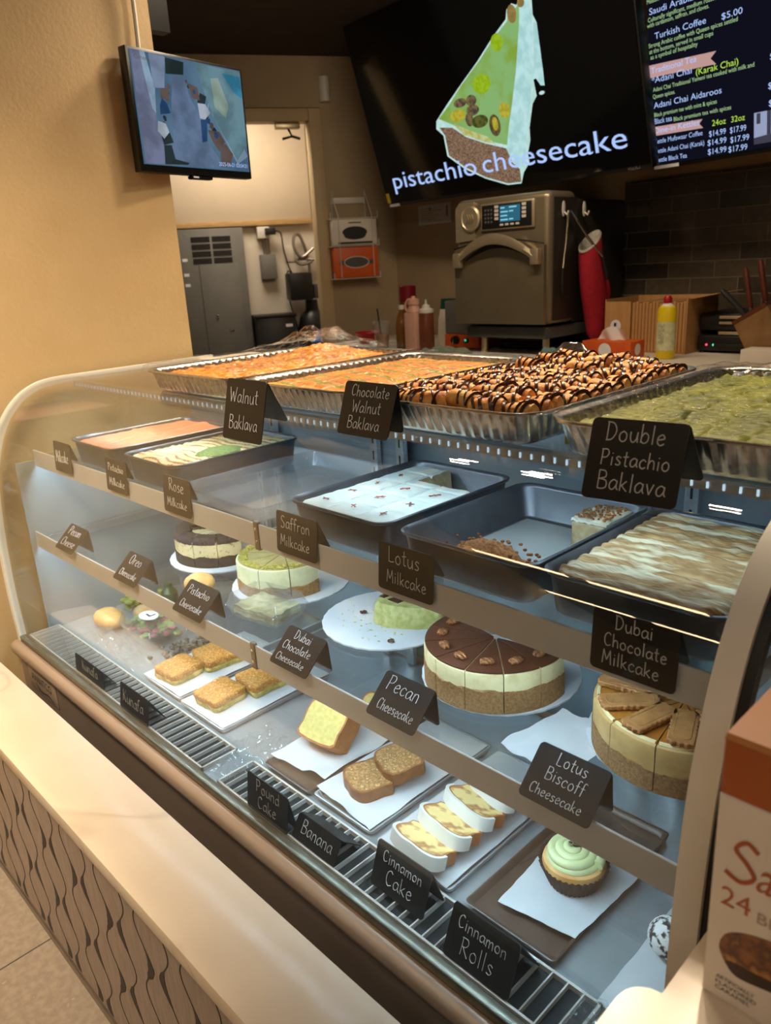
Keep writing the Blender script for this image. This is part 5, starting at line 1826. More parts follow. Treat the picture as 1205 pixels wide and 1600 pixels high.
cloth('grey-green towel lying before the orange-fronted appliance', -2.69, -2.44, 2.82, 2.95, .050, 3, pm('grey_towel', S(140, 146, 126), S(126, 132, 114), 60, .95, bump=.5, bscale=200))
cloth('folded teal towel between the oven leg and the tissue box', -2.04, -1.87, 2.915, 3.02, .06, 6)
cloth('pale teal towel folded in front of the tissue box', -2.00, -1.72, 2.80, 2.90, .040, 9)

# tissue box, cardboard carton, yellow bottle
t = thing('tissue_box', 'orange tissue box with white round prints beside the teal towels', 'tissue box', (-1.74, 3.05, ZK0))
m = MB(); m.box(-1.855, -1.625, 2.985, 3.105, ZK0 + .0005, 1.042, .002); bx = m.build('carton', M_ORANGE, t)
m = MB(); m.lathe([(.030, 0), (0, .0006)], (0, 0, 0), 24); m.xf(Matrix.Translation((-1.745, 2.9845, 1.005)) @ Matrix.Rotation(PI / 2, 4, 'X')); m.build('round_print', M_STICKER, bx)
m = MB(); m.lathe([(.024, 0), (0, .0006)], (0, 0, 0), 24); m.xf(Matrix.Translation((-1.6245, 3.045, 1.007)) @ Matrix.Rotation(PI / 2, 4, 'Y')); m.build('round_print', M_STICKER, bx)
mb = MB()
mb.grid(20, 10, lambda a, b: Vector((-1.815 + .15 * a * (1 - .25 * b) + .015 * b, 3.045 + .012 * math.sin(a * 9 + b * 2) * (1 - b * .4), 1.0425 + .052 * b * (.6 + .5 * math.sin(PI * a)) + .004 * nz(a * 5, b * 5))), (0, .001, 0))
mb.build('tissue', pm('tissue_white', S(232, 222, 214), None, rough=.9), t)
t = thing('carton_of_sleeves', 'open cardboard carton packed with upright paper sleeves behind the yellow bottle', 'box', (-1.70, 3.38, ZK0))
for nm, b in (('side_wall', (-1.885, -1.881, 3.22, 3.52, ZK0 + .001, 1.20)), ('side_wall', (-1.505, -1.501, 3.22, 3.52, ZK0 + .001, 1.20)), ('back_wall', (-1.881, -1.505, 3.516, 3.52, ZK0 + .001, 1.20)), ('front_wall', (-1.881, -1.76, 3.22, 3.224, ZK0 + .001, 1.19)), ('bottom', (-1.881, -1.505, 3.224, 3.516, ZK0 + .001, ZK0 + .005))):
    m = MB(); m.box(*b); m.build(nm, M_CARDB, t)
m = MB(); m.prism([(0, 0), (.11, .02), (.112, .017), (.002, -.003)], lambda a, b, c: (-1.501 + a, c, 1.20 + b), 3.24, 3.50); m.build('flap', M_CARDB, t)
m = MB(); m.cyl((-1.83, 3.2195, 1.085), (-1.83, 3.2185, 1.085), .026, n=24); lb_ = m.build('print', M_STICKER, t)
m = MB(); m.box(-1.838, -1.826, 3.2172, 3.218, 1.072, 1.098); m.build('print_mark', M_TXTBLACK, lb_)
for i in range(16):
    x = -1.755 + i * .0155
    m = MB(); m.box(x, x + .013, 3.226, 3.50, ZK0 + .0055, 1.185 + .004 * math.sin(i * 2.2), .002, 1)
    o = m.build('paper_sleeve', M_CARDB)
    tag(o, 'kraft paper sleeve standing in the row packed into the cardboard carton', 'paper sleeve', 'paper sleeves packed in the cardboard carton')
t = thing('cleaning_bottle', 'tall yellow bottle with red cap standing on the back counter', 'bottle', (-1.515, 3.07, ZK0))
BC = (-1.515, 3.07, ZK0)
m = MB(); m.lathe([(.036, .001), (.039, .006), (.039, .19), (.034, .207), (.018, .218), (.016, .224)], BC, 32, sy=.8); bb = m.build('bottle_body', M_YELLOWBOT, t)
m = MB(); m.lathe([(.0396, .035), (.0396, .150)], BC, 24, a0=R(-150), a1=R(10), sy=.8, cap0=False, cap1=False); lb_ = m.build('label', M_LABELW, bb)
mb = MB()
rn = random.Random(2)
for i in range(14):
    z = .060 + i * .006
    a0 = R(-120)
    for q in range(5):
        a = a0 + q * .14; 
        if rn.random() < .8: mb.loft([[Vector((BC[0] + .0400 * math.cos(a + s), BC[1] + .0400 * .8 * math.sin(a + s), BC[2] + z + zz)) for s in (0, .06, .11)] for zz in (0, .0028)], False)
mb.build('fine_print', M_TXTGREY, lb_)
m = MB(); m.lathe([(.031, .2075), (.020, .2195), (.017, .2225)], BC, 24, sy=.8, cap0=False, cap1=False); m.build('shoulder', M_WHITEPL, bb)
m = MB(); m.lathe([(.016, .2235), (.017, .228), (.017, .242), (.010, .252), (0, .253)], BC, 20); m.build('cap', M_RED, t)

# panini grill
t = thing('panini_grill', 'black sandwich press with pale metal strips and two indicator lights', 'sandwich press', (-1.31, 3.44, ZK0))
m = MB(); m.box(-1.49, -1.13, 3.30, 3.60, ZK0 + .008, 1.045, .010); m.build('lower_body', M_BLACKP, t)
m = MB(); m.box(-1.49, -1.13, 3.31, 3.60, 1.062, 1.135, .012); m.build('upper_body', M_BLACKP, t)
for z0, z1 in ((1.112, 1.124), (1.090, 1.100), (1.048, 1.060)):
    m = MB(); m.box(-1.40, -1.15, 3.302, 3.3095, z0, z1, .002); m.build('metal_strip', M_BRASS, t)
m = MB(); m.box(-1.41, -1.26, 3.285, 3.2995, 1.000, 1.012, .003); m.build('drip_drawer', M_BLACKP, t)
m = MB(); m.tube([(-1.15, 3.40, 1.10), (-1.12, 3.32, 1.10), (-1.12, 3.24, 1.07)], .012, 10); m.build('handle', M_BLACKP, t)
for x, c in ((-1.445, (1, .08, .15, 1)), (-1.415, (.1, .8, .4, 1))):
    m = MB(); m.cyl((x, 3.2995, 1.005), (x, 3.2965, 1.005), .0045, n=12); m.build('indicator', emit('indicator_%d' % int(c[0]), c, 1.6), t)
for x, y in ((-1.47, 3.32), (-1.15, 3.32), (-1.47, 3.58), (-1.15, 3.58)):
    m = MB(); m.cyl((x, y, ZK0), (x, y, ZK0 + .0078), .012, n=12); m.build('foot', M_BLACKP, t)

# knife block, leaning, with knives
KB = Vector((-1.175, 3.045, ZK0))
t = thing('knife_block', 'slanted wooden knife block beside the sandwich press', 'knife block', KB)
poly = [(-.02, .0), (.19, .0), (.19, .05), (.03, .205), (-.055, .135)]
m = MB(); m.prism([(.02, .0005), (.20, .0005), (.13, .10), (.055, .215), (-.06, .145)], lambda a, b, c: (KB.x + a, KB.y + c, KB.z + b), 0, .11); m.build('block', M_BLOCKWOOD, t)
m = MB(); m.prism([(-.062, .142), (.056, .213), (.050, .226), (-.068, .153)], lambda a, b, c: (KB.x + a, KB.y + c, KB.z + b), -.002, .112); m.build('slotted_top', M_KNIFEWOOD, t)
for i, (a, b, l, r_, yo, mt, lab) in enumerate(((-.010, .190, .150, .010, .03, M_KNIFEWOOD, 'dark wooden knife handle on the left in the slanted block'), (.030, .215, .150, .011, .06, M_KNIFEWOOD, 'taller dark wooden knife handle on the right in the slanted block'), (-.045, .165, .14, .011, .09, M_BLACKP, 'black handle leaning low out of the slanted knife block'))):
    d = Vector((-.22, 0, 1.0)).normalized() if i < 2 else Vector((-.75, .1, .66)).normalized()
    p0 = KB + Vector((a, yo, b))
    kt = thing('knife', lab, 'knife', p0, 'knives in the block')
    m = MB(); m.tube([p0 + d * (.012 + l * f) for f in (0, .08, .5, .85, 1)], [r_ * .8, r_, r_ * .9, r_ * 1.1, r_ * .7], 10); m.build('handle', mt, kt)
    m = MB(); m.tube([p0 + d * f for f in (.002, .012)], r_ * .75, 8); m.build('bolster', M_CHROME, kt)
m = MB(); m.box(-1.155, -1.0, 2.93, 3.03, ZK0 + .0005, 1.035, .002); o = m.build('small_carton', M_BOXWHITE); tag(o, 'small plain white carton in front of the knife block', 'box')

# drinks and sauces at the left end of the counter
def bottle(name, label, c, prof, mat, cap=None, capm=M_WHITEPL, cat='bottle'):
    t = thing(name, label, cat, c)
    m = MB(); m.lathe(prof, c, 28); m.build('body', mat, t)
    if cap: m = MB(); m.lathe(cap, c, 20); m.build('cap', capm, t)
    return t


mb = MB(); mb.lathe([(.045, .0005), (.050, .006), (.076, .062), (.080, .064), (.079, .067), (.072, .064), (.046, .010), (0, .008)], (-3.375, 3.13, ZK0), 36)
o = mb.build('red_bowl', M_RED, sharp=50); tag(o, 'red plastic bowl at the left end of the back counter', 'bowl')
bottle('white_tub', 'low white tub between the red bowl and the iced coffee', (-3.16, 2.99, ZK0), [(.038, .0005), (.042, .03), (.040, .032), (0, .031)], M_WHITEPL, None, cat='tub')
CP = (-3.02, 2.90, ZK0)
t = thing('iced_coffee_cup', 'clear plastic cup of iced coffee with a black straw', 'cup', CP)
m = MB(); m.lathe([(.032, .0005), (.046, .135), (.0445, .135), (.031, .003)], CP, 28); m.build('cup', M_CLEAR, t)
m = MB(); m.lathe([(.0300, .004), (.0385, .085), (0, .086)], CP, 28); m.build('coffee', M_TEA, t)
m = MB(); m.lathe([(.0485, .1355), (.0485, .143), (.040, .152), (.038, .156), (0, .156)], CP, 28, cap0=False); m.build('lid', M_CLEAR, t)
m = MB(); m.tube([(CP[0] + .002, CP[1], ZK0 + .02), (CP[0] - .022, CP[1] - .004, ZK0 + .215)], .004, 8); m.build('straw', M_BLACKP, t)
bottle('syrup_bottle', 'amber syrup bottle with white cap beside the iced coffee', (-2.93, 2.965, ZK0), [(.032, .0005), (.034, .005), (.034, .130), (.028, .165), (.014, .195), (.013, .205)], M_AMBER, [(.0135, .2052), (.0155, .207), (.0155, .228), (0, .229)])
t = thing('pink_jug', 'square pale pink jug with a lid, beside the brown sauce bottle', 'jug', (-2.815, 2.935, ZK0))
m = MB(); m.box(-2.853, -2.775, 2.90, 2.975, ZK0 + .0005, 1.165, .008); j = m.build('body', M_PINKJUG, t)
m = MB(); m.lathe([(.036, .196), (.028, .222), (.026, .232)], (-2.814, 2.9375, ZK0), 20); m.build('neck', M_PINKJUG, t)
m = MB(); m.lathe([(.031, .2325), (.031, .258), (.012, .264), (.010, .274), (0, .275)], (-2.814, 2.9375, ZK0), 24); m.build('lid', M_PINKJUG, t)
m = MB(); m.tube(crs([(-2.845, 2.93, 1.16), (-2.862, 2.925, 1.19), (-2.850, 2.93, 1.222), (-2.83, 2.935, 1.228)], 5), .007, 8); m.build('handle', M_PINKJUG, t)
bottle('sauce_bottle', 'brown squeeze bottle with a wide white cap beside the pink jug', (-2.745, 2.955, ZK0), [(.036, .0005), (.038, .006), (.038, .185), (.036, .19)], M_SAUCE, [(.0385, .1905), (.0385, .207), (.022, .214), (.020, .226), (.006, .234), (.004, .255), (0, .256)])
bottle('red_lid_jar', 'tall dark jar with a deep red lid behind the syrup bottle', (-3.07, 3.16, ZK0), [(.044, .0005), (.046, .006), (.046, .235), (.042, .24)], M_SAUCE, [(.047, .2405), (.047, .315), (.044, .318), (0, .318)], pm('red_lid_dark', S(120, 18, 30), None, rough=.4), 'jar')
t = thing('snack_packet', 'white and green foil packet standing behind the sauce bottle', 'packet', (-2.80, 3.20, ZK0))
m = MB()
m.loft([[Vector((-2.80 + sx * hw_, 3.20 + sy * hd_2, ZK0 + z)) for sx, sy in ((-1, -1), (0, -1.25), (1, -1), (1, 1), (0, 1.25), (-1, 1))] for z, hw_, hd_2 in ((.0005, .055, .030), (.04, .060, .034), (.14, .058, .028), (.19, .057, .012))], True, True, True)
m.build('lower_pack', M_BOXWHITE, t)
m = MB()
m.loft([[Vector((-2.80 + sx * hw_, 3.20 + sy * hd_2, ZK0 + z)) for sx, sy in ((-1, -1), (0, -1.25), (1, -1), (1, 1), (0, 1.25), (-1, 1))] for z, hw_, hd_2 in ((.1905, .057, .012), (.235, .057, .005), (.245, .057, .002))], True, True, True)
m.build('upper_pack', M_GREENCAP, t)

# ------------------------------------------------------------------ angled wall fittings
def DP(a, z, c): return DC + DD * a + ZV * z + DN * c


def dtube(mb, pts, r, n=6, **k): return mb.tube([DP(*p) for p in pts], r, n, **k)


t = thing('wire_rack', 'white wire wall rack holding two glove cartons beside the doorway', 'rack', DP(-.29, 1.33, .05))
mb = MB()
for a in (-.405, -.195):
    dtube(mb, [(a, 1.845, .012), (a, 1.33, .012)], .0028)
    dtube(mb, [(a, 1.845, .012), (a + .012, 1.70, .112), (a + .012, 1.34, .112)], .0028)
for z in (1.685, 1.525, 1.335):
    for c in (.012, .112): dtube(mb, [(-.44, z, c), (-.145, z, c)], .0028)
    for a in (-.44, -.145): dtube(mb, [(a, z, .012), (a, z, .112), (a, z + .035, .112)], .0028)
mb.build('wire_frame', M_WIRE, t)
mb = MB(); dbox(mb, -.41, -.19, 1.775, 1.81, .004, .009, .001); mb.build('mounting_plate', M_WIRE, t)
for nm, z0, z1, mt, slot, lab in (('glove_carton', 1.531, 1.678, M_BOXWHITE, M_BLACKP, 'white carton with a black oval opening in the upper level of the wire rack'),
                                ('glove_carton', 1.341, 1.518, M_ORANGE, M_DARKGREY, 'orange carton with a grey oval opening in the lower level of the wire rack')):
    t = thing(nm, lab, 'box', DP(-.293, z0, .06), 'cartons in the wire rack')
    mb = MB(); dbox(mb, -.432, -.153, z0, z1, .018, .106, .002); b_ = mb.build('carton', mt, t)
    mb = MB()
    zc = (z0 + z1) / 2
    pts = [(-.293 + .078 * math.cos(2 * PI * i / 30), zc + .033 * math.sin(2 * PI * i / 30) - (.010 if math.sin(2 * PI * i / 30) < -.5 and z0 > 1.5 else 0)) for i in range(30)]
    mb.prism(pts, lambda a, b, c: DP(a, b, c), .1062, .1072); s_ = mb.build('opening', slot, b_)
    if z0 < 1.5:
        mb = MB(); mb.tube([DP(a, b, .1075) for a, b in pts], .003, 5, True); mb.build('opening_rim', M_BOXWHITE, b_)
        mb = MB(); dbox(mb, -.40, -.186, zc - .012, zc + .012, .1062, .1066); mb.build('print_band', M_DARKGREY, b_)
    else:
        mb = MB(); dbox(mb, -.33, -.25, z1 - .022, z1 - .016, .1062, .1066); dbox(mb, -.40, -.18, z0 + .006, z0 + .018, .1062, .1066); mb.build('print_band', M_TXTBLACK, b_)
mb = MB(); mb.prism([(-.433 + .034 + .034 * math.cos(PI * i / 12), .046 * math.sin(PI * i / 12) + .001) for i in range(13)], lambda a, b, c: DP(a, c, b), 2.337, 2.468)
o = mb.build('wall_sensor', M_WHITEPL, sharp=50); tag(o, 'small white rounded sensor high on the wall right of the doorway', 'sensor')
t = thing('wall_notice', 'paper notice taped to the wall under the big cheesecake screen', 'notice', (-3.32, YB - .002, 1.62))
m = MB(); m.box(-3.449, -3.188, YB - .003, YB - .0015, 1.622, 1.733); m.build('sheet', pm('notice_paper', S(206, 200, 196), None, rough=.8), t)
mb = MB()
rn = random.Random(8)
for i in range(7):
    mb.box(-3.43, -3.43 + rn.uniform(.10, .17), YB - .0036, YB - .0031, 1.708 - i * .012, 1.7105 - i * .012)
mb.box(-3.36, -3.345, YB - .0036, YB - .0031, 1.70, 1.715); mb.box(-3.225, -3.21, YB - .0036, YB - .0031, 1.66, 1.72)
mb.build('print', M_TXTGREY, t)

# ------------------------------------------------------------------ utility room beyond the doorway
t = thing('overhead_panel', 'large pale board with a wooden bottom rail seen through the doorway', 'panel', DP(-1.2, 1.72, -.96))
mb = MB(); dbox(mb, -2.2, -.335, 1.758, 2.42, -.995, -.955, .002); mb.build('board', M_BOARD, t)
mb = MB(); dbox(mb, -2.2, -.335, 1.722, 1.7575, -.995, -.945, .003); mb.build('bottom_rail', M_WOODTRIM, t)
t = thing('door_closer', 'dark door closer arm under the top of the door frame', 'door closer', DP(-.60, 2.2, -.05))
mb = MB(); dbox(mb, -.70, -.55, 2.205, 2.236, -.09, -.04, .004); mb.build('body', M_BRASS, t)
mb = MB(); dtube(mb, [(-.62, 2.205, -.06), (-.60, 2.165, -.06), (-.66, 2.150, -.05)], .008); dtube(mb, [(-.60, 2.165, -.06), (-.55, 2.155, -.08)], .008); mb.build('arm', M_BLACKP, t)
t = thing('electrical_panel', 'tall grey electrical panel with louvres on the utility room wall', 'electrical panel', DP(-1.08, .5, -.95))
mb = MB(); dbox(mb, -1.305, -.85, .45, 1.712, -.998, -.90, .004); bd = mb.build('cabinet', M_GREYBOX, t)
mb = MB(); dbox(mb, -1.18, -.90, .50, 1.475, -.8995, -.893, .002); dr = mb.build('door', M_GREYBOX, t)
mb = MB(); dbox(mb, -1.10, -1.085, 1.10, 1.13, -.8928, -.885, .002); mb.build('latch', M_CHROME, dr)
mb = MB(); dbox(mb, -1.02, -.985, 1.005, 1.02, -.8928, -.890, .001); mb.build('badge', M_CHROME, dr)
for r_ in range(4):
    for c_ in range(2):
        a0 = -1.215 + c_ * .145
        for q in range(3):
            z = 1.66 - r_ * .048 - q * .012
            mb = MB()
            mb.prism([(0, 0), (.007, -.001), (.007, -.005), (0, -.008)], lambda a, b, c: DP(c, z + b, -.8995 + a), a0, a0 + .128)
            mb.build('louvre', M_DARKVOID, t)
mb = MB()
for z in (1.50, 1.40, 1.33): dbox(mb, -1.29, -1.255, z, z + .02, -.8997, -.8990)
mb.build('stickers', M_STICKER, t)
t = thing('junction_box', 'small grey junction box with conduits on the utility room wall', 'junction box', DP(-.68, 1.35, -.95))
mb = MB(); dbox(mb, -.737, -.625, 1.352, 1.523, -.998, -.93, .003); mb.build('box', M_GREYBOX, t)
for a in (-.70, -.68, -.66):
    mb = MB(); dtube(mb, [(a, 1.524, -.97), (a, 1.632, -.97)], .006, 8); mb.build('conduit', M_TRIMMETAL, t)
t = thing('power_adapter', 'pale outlet box with a black plug adapter and cord above the junction box', 'adapter', DP(-.68, 1.63, -.95))
mb = MB(); dbox(mb, -.742, -.655, 1.633, 1.712, -.998, -.93, .004); mb.build('outlet_box', M_WHITEPL, t)
mb = MB(); dbox(mb, -.690, -.615, 1.655, 1.70, -.9295, -.89, .004); mb.build('plug', M_BLACKP, t)
mb = MB(); mb.tube(crs([DP(-.618, 1.68, -.91), DP(-.575, 1.66, -.92), DP(-.56, 1.55, -.95), DP(-.53, 1.42, -.95), DP(-.50, 1.36, -.95), DP(-.545, 1.40, -.94), DP(-.56, 1.30, -.95), DP(-.54, 1.15, -.96), DP(-.50, .95, -.96), DP(-.50, .60, -.96)], 6), .005, 6); mb.build('cord', M_BLACKP, t)
mb = MB(); dbox(mb, -.545, -.475, 1.465, 1.58, -.999, -.992, .002); o = mb.build('blank_plate', M_WHITEP); tag(o, 'blank cream cover plate on the utility room wall beside the looped hose', 'wall plate')
mb = MB()
mb.tube(crs([DP(-.395, 1.25, -.93), DP(-.385, 1.45, -.93), DP(-.43, 1.63, -.94), DP(-.475, 1.64, -.94), DP(-.485, 1.56, -.93), DP(-.44, 1.49, -.92), DP(-.37, 1.53, -.92), DP(-.345, 1.55, -.92)], 7), .011, 8)
mb.tube(crs([DP(-.345, 1.47, -.92), DP(-.43, 1.48, -.94), DP(-.48, 1.47, -.93), DP(-.44, 1.44, -.92), DP(-.36, 1.46, -.92)], 7), .011, 8)
o = mb.build('looped_hose', M_TRIMMETAL); tag(o, 'looped pale hose hanging on the utility room wall above the black tank', 'hose')
t = thing('water_softener', 'black water treatment tank with a boxy valve head in the utility room', 'water tank', DP(-.43, 0, -.84))
TC = DP(-.41, 0, -.83)
mb = MB(); mb.lathe([(.10, .002), (.115, .02), (.115, .98), (.09, 1.08), (.05, 1.12), (.045, 1.19)], TC, 28); mb.build('tank', M_BLACKP, t)
mb = MB(); dbox(mb, -.575, -.405, 1.195, 1.385, -.92, -.74, .012); mb.build('valve_head', M_BLACKP, t)
mb = MB(); dbox(mb, -.40, -.32, 1.20, 1.30, -.90, -.76, .01); mb.build('valve_body', M_DARKGREY, t)
t = thing('black_cabinet', 'low black cabinet with a small white label in the utility room', 'cabinet', DP(-.69, 0, -.87))
mb = MB(); dbox(mb, -.835, -.548, .001, 1.085, -.99, -.76, .004); mb.build('body', M_BLACKP, t)
mb = MB(); dbox(mb, -.845, -.540, 1.0855, 1.105, -.995, -.75, .004); mb.build('top', M_BLACKP, t)
mb = MB(); dbox(mb, -.625, -.575, 1.015, 1.035, -.7598, -.7590); mb.build('label', M_STICKER, t)
BB = DP(-.385, 0, -.50)
t = thing('water_bottle', 'blue water jug just inside the doorway by its right jamb', 'bottle', BB)
mb = MB(); mb.lathe([(.10, .001), (.11, .02), (.11, .30), (.05, .36), (.03, .40), (0, .401)], (BB.x, BB.y, .62), 24); mb.build('jug', M_BLUE, t)
mb = MB(); mb.lathe([(.13, .001), (.13, .615), (.11, .6195)], (BB.x, BB.y, 0), 24); mb.build('stand', M_DARKGREY, t)

# ------------------------------------------------------------------ screens
def frame_of(a, t_):
    u = Vector((math.cos(a), math.sin(a), 0)); b = Vector((-math.sin(a), math.cos(a), 0))
    v = ZV * math.cos(t_) - b * math.sin(t_)
    return u, v, u.cross(v).normalized()


def ui(mb_, O, u, v, n, pts, lift):
    f = mb_.bm.faces.new([mb_.bm.verts.new(O + u * a + v * b + n * lift) for a, b in pts]); f.material_index = mb_.mi
    return f


def ec(name, r, g, b, s=1.0): return emit(name, S(r, g, b), s)


E_BLUEWHITE = ec('screen_text_blue', 176, 202, 255)
E_LIME = ec('screen_text_lime', 186, 226, 84)
E_PALEGREEN = ec('screen_text_palegreen', 170, 206, 150)
# 1: large screen with the cheesecake picture
O1 = Vector((-3.330, 3.300, 1.710)); u, v, n = frame_of(-0.118, 0.275)
if n.y > 0: n = -n
t = thing('large_screen', 'large tilted screen showing a pistachio cheesecake slice over the oven', 'screen', O1)
m = MB(); m.obox(O1, u, v, n, 0, 1.717, 0, .908, -.05, -.004, .004); bz = m.build('housing', M_BEZEL, t)
m = MB(); m.obox(O1, u, v, n, .008, 1.709, .018, .900, -.0035, 0, 0); sc_ = m.build('screen_glass', M_SCREENOFF, t)
m = MB()
for a in (.55, 1.15): m.obox(O1, u, v, n, a, a + .06, .25, .65, -.16, -.051, 0)
m.build('wall_mount', M_BEZEL, t)
SL_RIM = [(1.179, 0.7193), (1.1708, 0.7044), (1.143, 0.7173), (1.1119, 0.7022), (1.0988, 0.6704), (1.0059, 0.6238), (0.8975, 0.5576), (0.7724, 0.4919), (0.6508, 0.4259), (0.5481, 0.3653), (0.5357, 0.3308), (0.5765, 0.2951), (0.5728, 0.1992), (0.6765, 0.1259), (0.803, 0.0662), (0.9389, 0.0217), (1.0244, 0.0194), (1.0508, 0.0655), (1.0936, 0.1016), (1.094, 0.1423), (1.1204, 0.1921), (1.1282, 0.2436), (1.1683, 0.3331), (1.1971, 0.3592), (1.194, 0.4216), (1.2255, 0.535), (1.2585, 0.6199), (1.2447, 0.6517), (1.2557, 0.7327), (1.1953, 0.7488)]
SL_BLEED = [(1.2423, 0.6238), (1.2585, 0.6199), (1.2526, 0.446), (1.2484, 0.3895), (1.2274, 0.3936), (1.2081, 0.4248), (1.194, 0.4216)]
SL_TOP = [(1.2184, 0.7371), (1.1846, 0.7066), (1.1695, 0.6473), (1.1411, 0.5538), (1.0799, 0.4064), (1.0198, 0.2875), (0.9796, 0.1925), (0.8518, 0.2321), (0.7384, 0.2846), (0.6535, 0.3336), (0.5685, 0.3727), (0.6592, 0.4174), (0.7703, 0.4856), (0.907, 0.5556), (1.0141, 0.6189), (1.1059, 0.6628), (1.1204, 0.7), (1.1409, 0.7092), (1.1639, 0.6948)]
SL_SIDE = [(1.2345, 0.7328), (1.2363, 0.6877), (1.2407, 0.6527), (1.2147, 0.5374), (1.161, 0.3407), (1.1146, 0.2457), (1.0735, 0.1179), (1.0351, 0.0814), (0.9939, 0.1145), (0.976, 0.1793), (1.0391, 0.3237), (1.1058, 0.4701), (1.1667, 0.6364), (1.1833, 0.6842)]
SL_CRUST = [(0.5607, 0.3341), (0.6489, 0.32), (0.7319, 0.2642), (0.8479, 0.2186), (0.9712, 0.18), (0.9939, 0.1145), (1.0303, 0.082), (1.0261, 0.0263), (0.9407, 0.0287), (0.8051, 0.0733), (0.6842, 0.1324), (0.5853, 0.2013), (0.5877, 0.2934)]
SL_YEL = [(0.6654, 0.3352), (0.7718, 0.2864), (0.8668, 0.2472), (0.9081, 0.2098), (0.8499, 0.2254), (0.714, 0.2777)]
SL_ELL = [(0.8949, 0.4646, 0.0573, 0.0398, 1), (1.028, 0.6005, 0.0356, 0.0341, 1), (0.7362, 0.414, 0.0431, 0.0194, 2), (0.8107, 0.4108, 0.034, 0.0242, 2), (0.7032, 0.3643, 0.0523, 0.0264, 3), (0.8088, 0.3704, 0.0421, 0.0232, 2), (0.7761, 0.3346, 0.0266, 0.0295, 2), (0.8402, 0.3171, 0.0538, 0.0273, 4), (0.9294, 0.2855, 0.0348, 0.0462, 5), (0.9332, 0.2916, 0.0174, 0.029, 3), (1.0036, 0.3365, 0.0316, 0.0324, 3), (1.138, 0.6811, 0.0252, 0.0335, 6), (1.1951, 0.7067, 0.0196, 0.0159, 6), (1.2297, 0.3655, 0.0152, 0.0071, 0)]


def emit_noise(name, c1, c2, scale, lo=.4, hi=.6):
    mt, nt, out = newmat(name)
    e = nt.nodes.new('ShaderNodeEmission'); tx = nt.nodes.new('ShaderNodeTexNoise'); tx.inputs['Scale'].default_value = scale; tx.inputs['Detail'].default_value = 5
    tc = nt.nodes.new('ShaderNodeTexCoord'); nt.links.new(tc.outputs['Object'], tx.inputs['Vector'])
    rp = nt.nodes.new('ShaderNodeValToRGB'); rp.color_ramp.elements[0].position = lo; rp.color_ramp.elements[0].color = c1; rp.color_ramp.elements[1].position = hi; rp.color_ramp.elements[1].color = c2
    nt.links.new(tx.outputs['Fac'], rp.inputs[0]); nt.links.new(rp.outputs[0], e.inputs[0]); nt.links.new(e.outputs[0], out.inputs[0])
    return mt


SLM = [emit_noise('pic_rim', S(176, 214, 206), S(196, 226, 222), 40), emit_noise('pic_lime', S(134, 168, 20), S(150, 184, 40), 60), emit_noise('pic_purple', S(72, 58, 56), S(120, 104, 66), 50), emit_noise('pic_yellow', S(156, 150, 40), S(186, 172, 60), 50),
       emit_noise('pic_darkgreen', S(60, 66, 30), S(92, 96, 44), 50), emit_noise('pic_brown', S(76, 58, 44), S(110, 92, 50), 50), emit_noise('pic_tan', S(150, 122, 70), S(130, 110, 60), 50),
       emit_noise('pic_top', S(132, 176, 110), S(128, 160, 60), 9, .45, .62), emit_noise('pic_side', S(164, 206, 206), S(186, 224, 226), 24), emit_noise('pic_crust', S(146, 118, 96), S(96, 74, 58), 150, .42, .58), emit_noise('pic_cream', S(176, 170, 80), S(186, 200, 150), 40)]
mb = MB()
for lift, mi, pts in ((.0008, 0, SL_RIM), (.0009, 8, SL_BLEED), (.0012, 9, SL_CRUST), (.0014, 7, SL_TOP), (.0018, 8, SL_SIDE), (.0020, 10, SL_YEL)):
    mb.mi = mi; ui(mb, O1, u, v, n, pts, lift)
for k, (a, b, ra, rb, mi) in enumerate(SL_ELL):
    mb.mi = mi; ui(mb, O1, u, v, n, [(a + ra * math.cos(2 * PI * i / 22), b + rb * math.sin(2 * PI * i / 22)) for i in range(22)], .0022 + .0001 * k)
mb.build('picture', SLM, sc_, smooth=False)
for wd_, a_, ww in (('pistachio', .1065, .652), ('cheesecake', .801, .818)):
    mb = MB(); font_mesh(mb, wd_, O1 + u * a_ + v * .092, u, v, n, width=ww, height=.088, depth=.0042); mb.build('caption_word', E_BLUEWHITE, sc_, smooth=False)
mb = MB(); mb.obox(O1, u, v, n, .012, .040, .022, .075, .0005, .0012); mb.build('yellow_sticker', M_YELLOWTAG, bz)
mb = MB(); mb.obox(O1, u, v, n, .018, .105, .001, .016, -.0035, -.0028); mb.build('white_sticker', M_STICKER, bz)
mb = MB(); font_mesh(mb, 'VIZIO', O1 + u * 1.60 + v * .004, u, v, n, width=.06, depth=-.0030); mb.build('lettering', M_TXTGREY, bz, smooth=False)
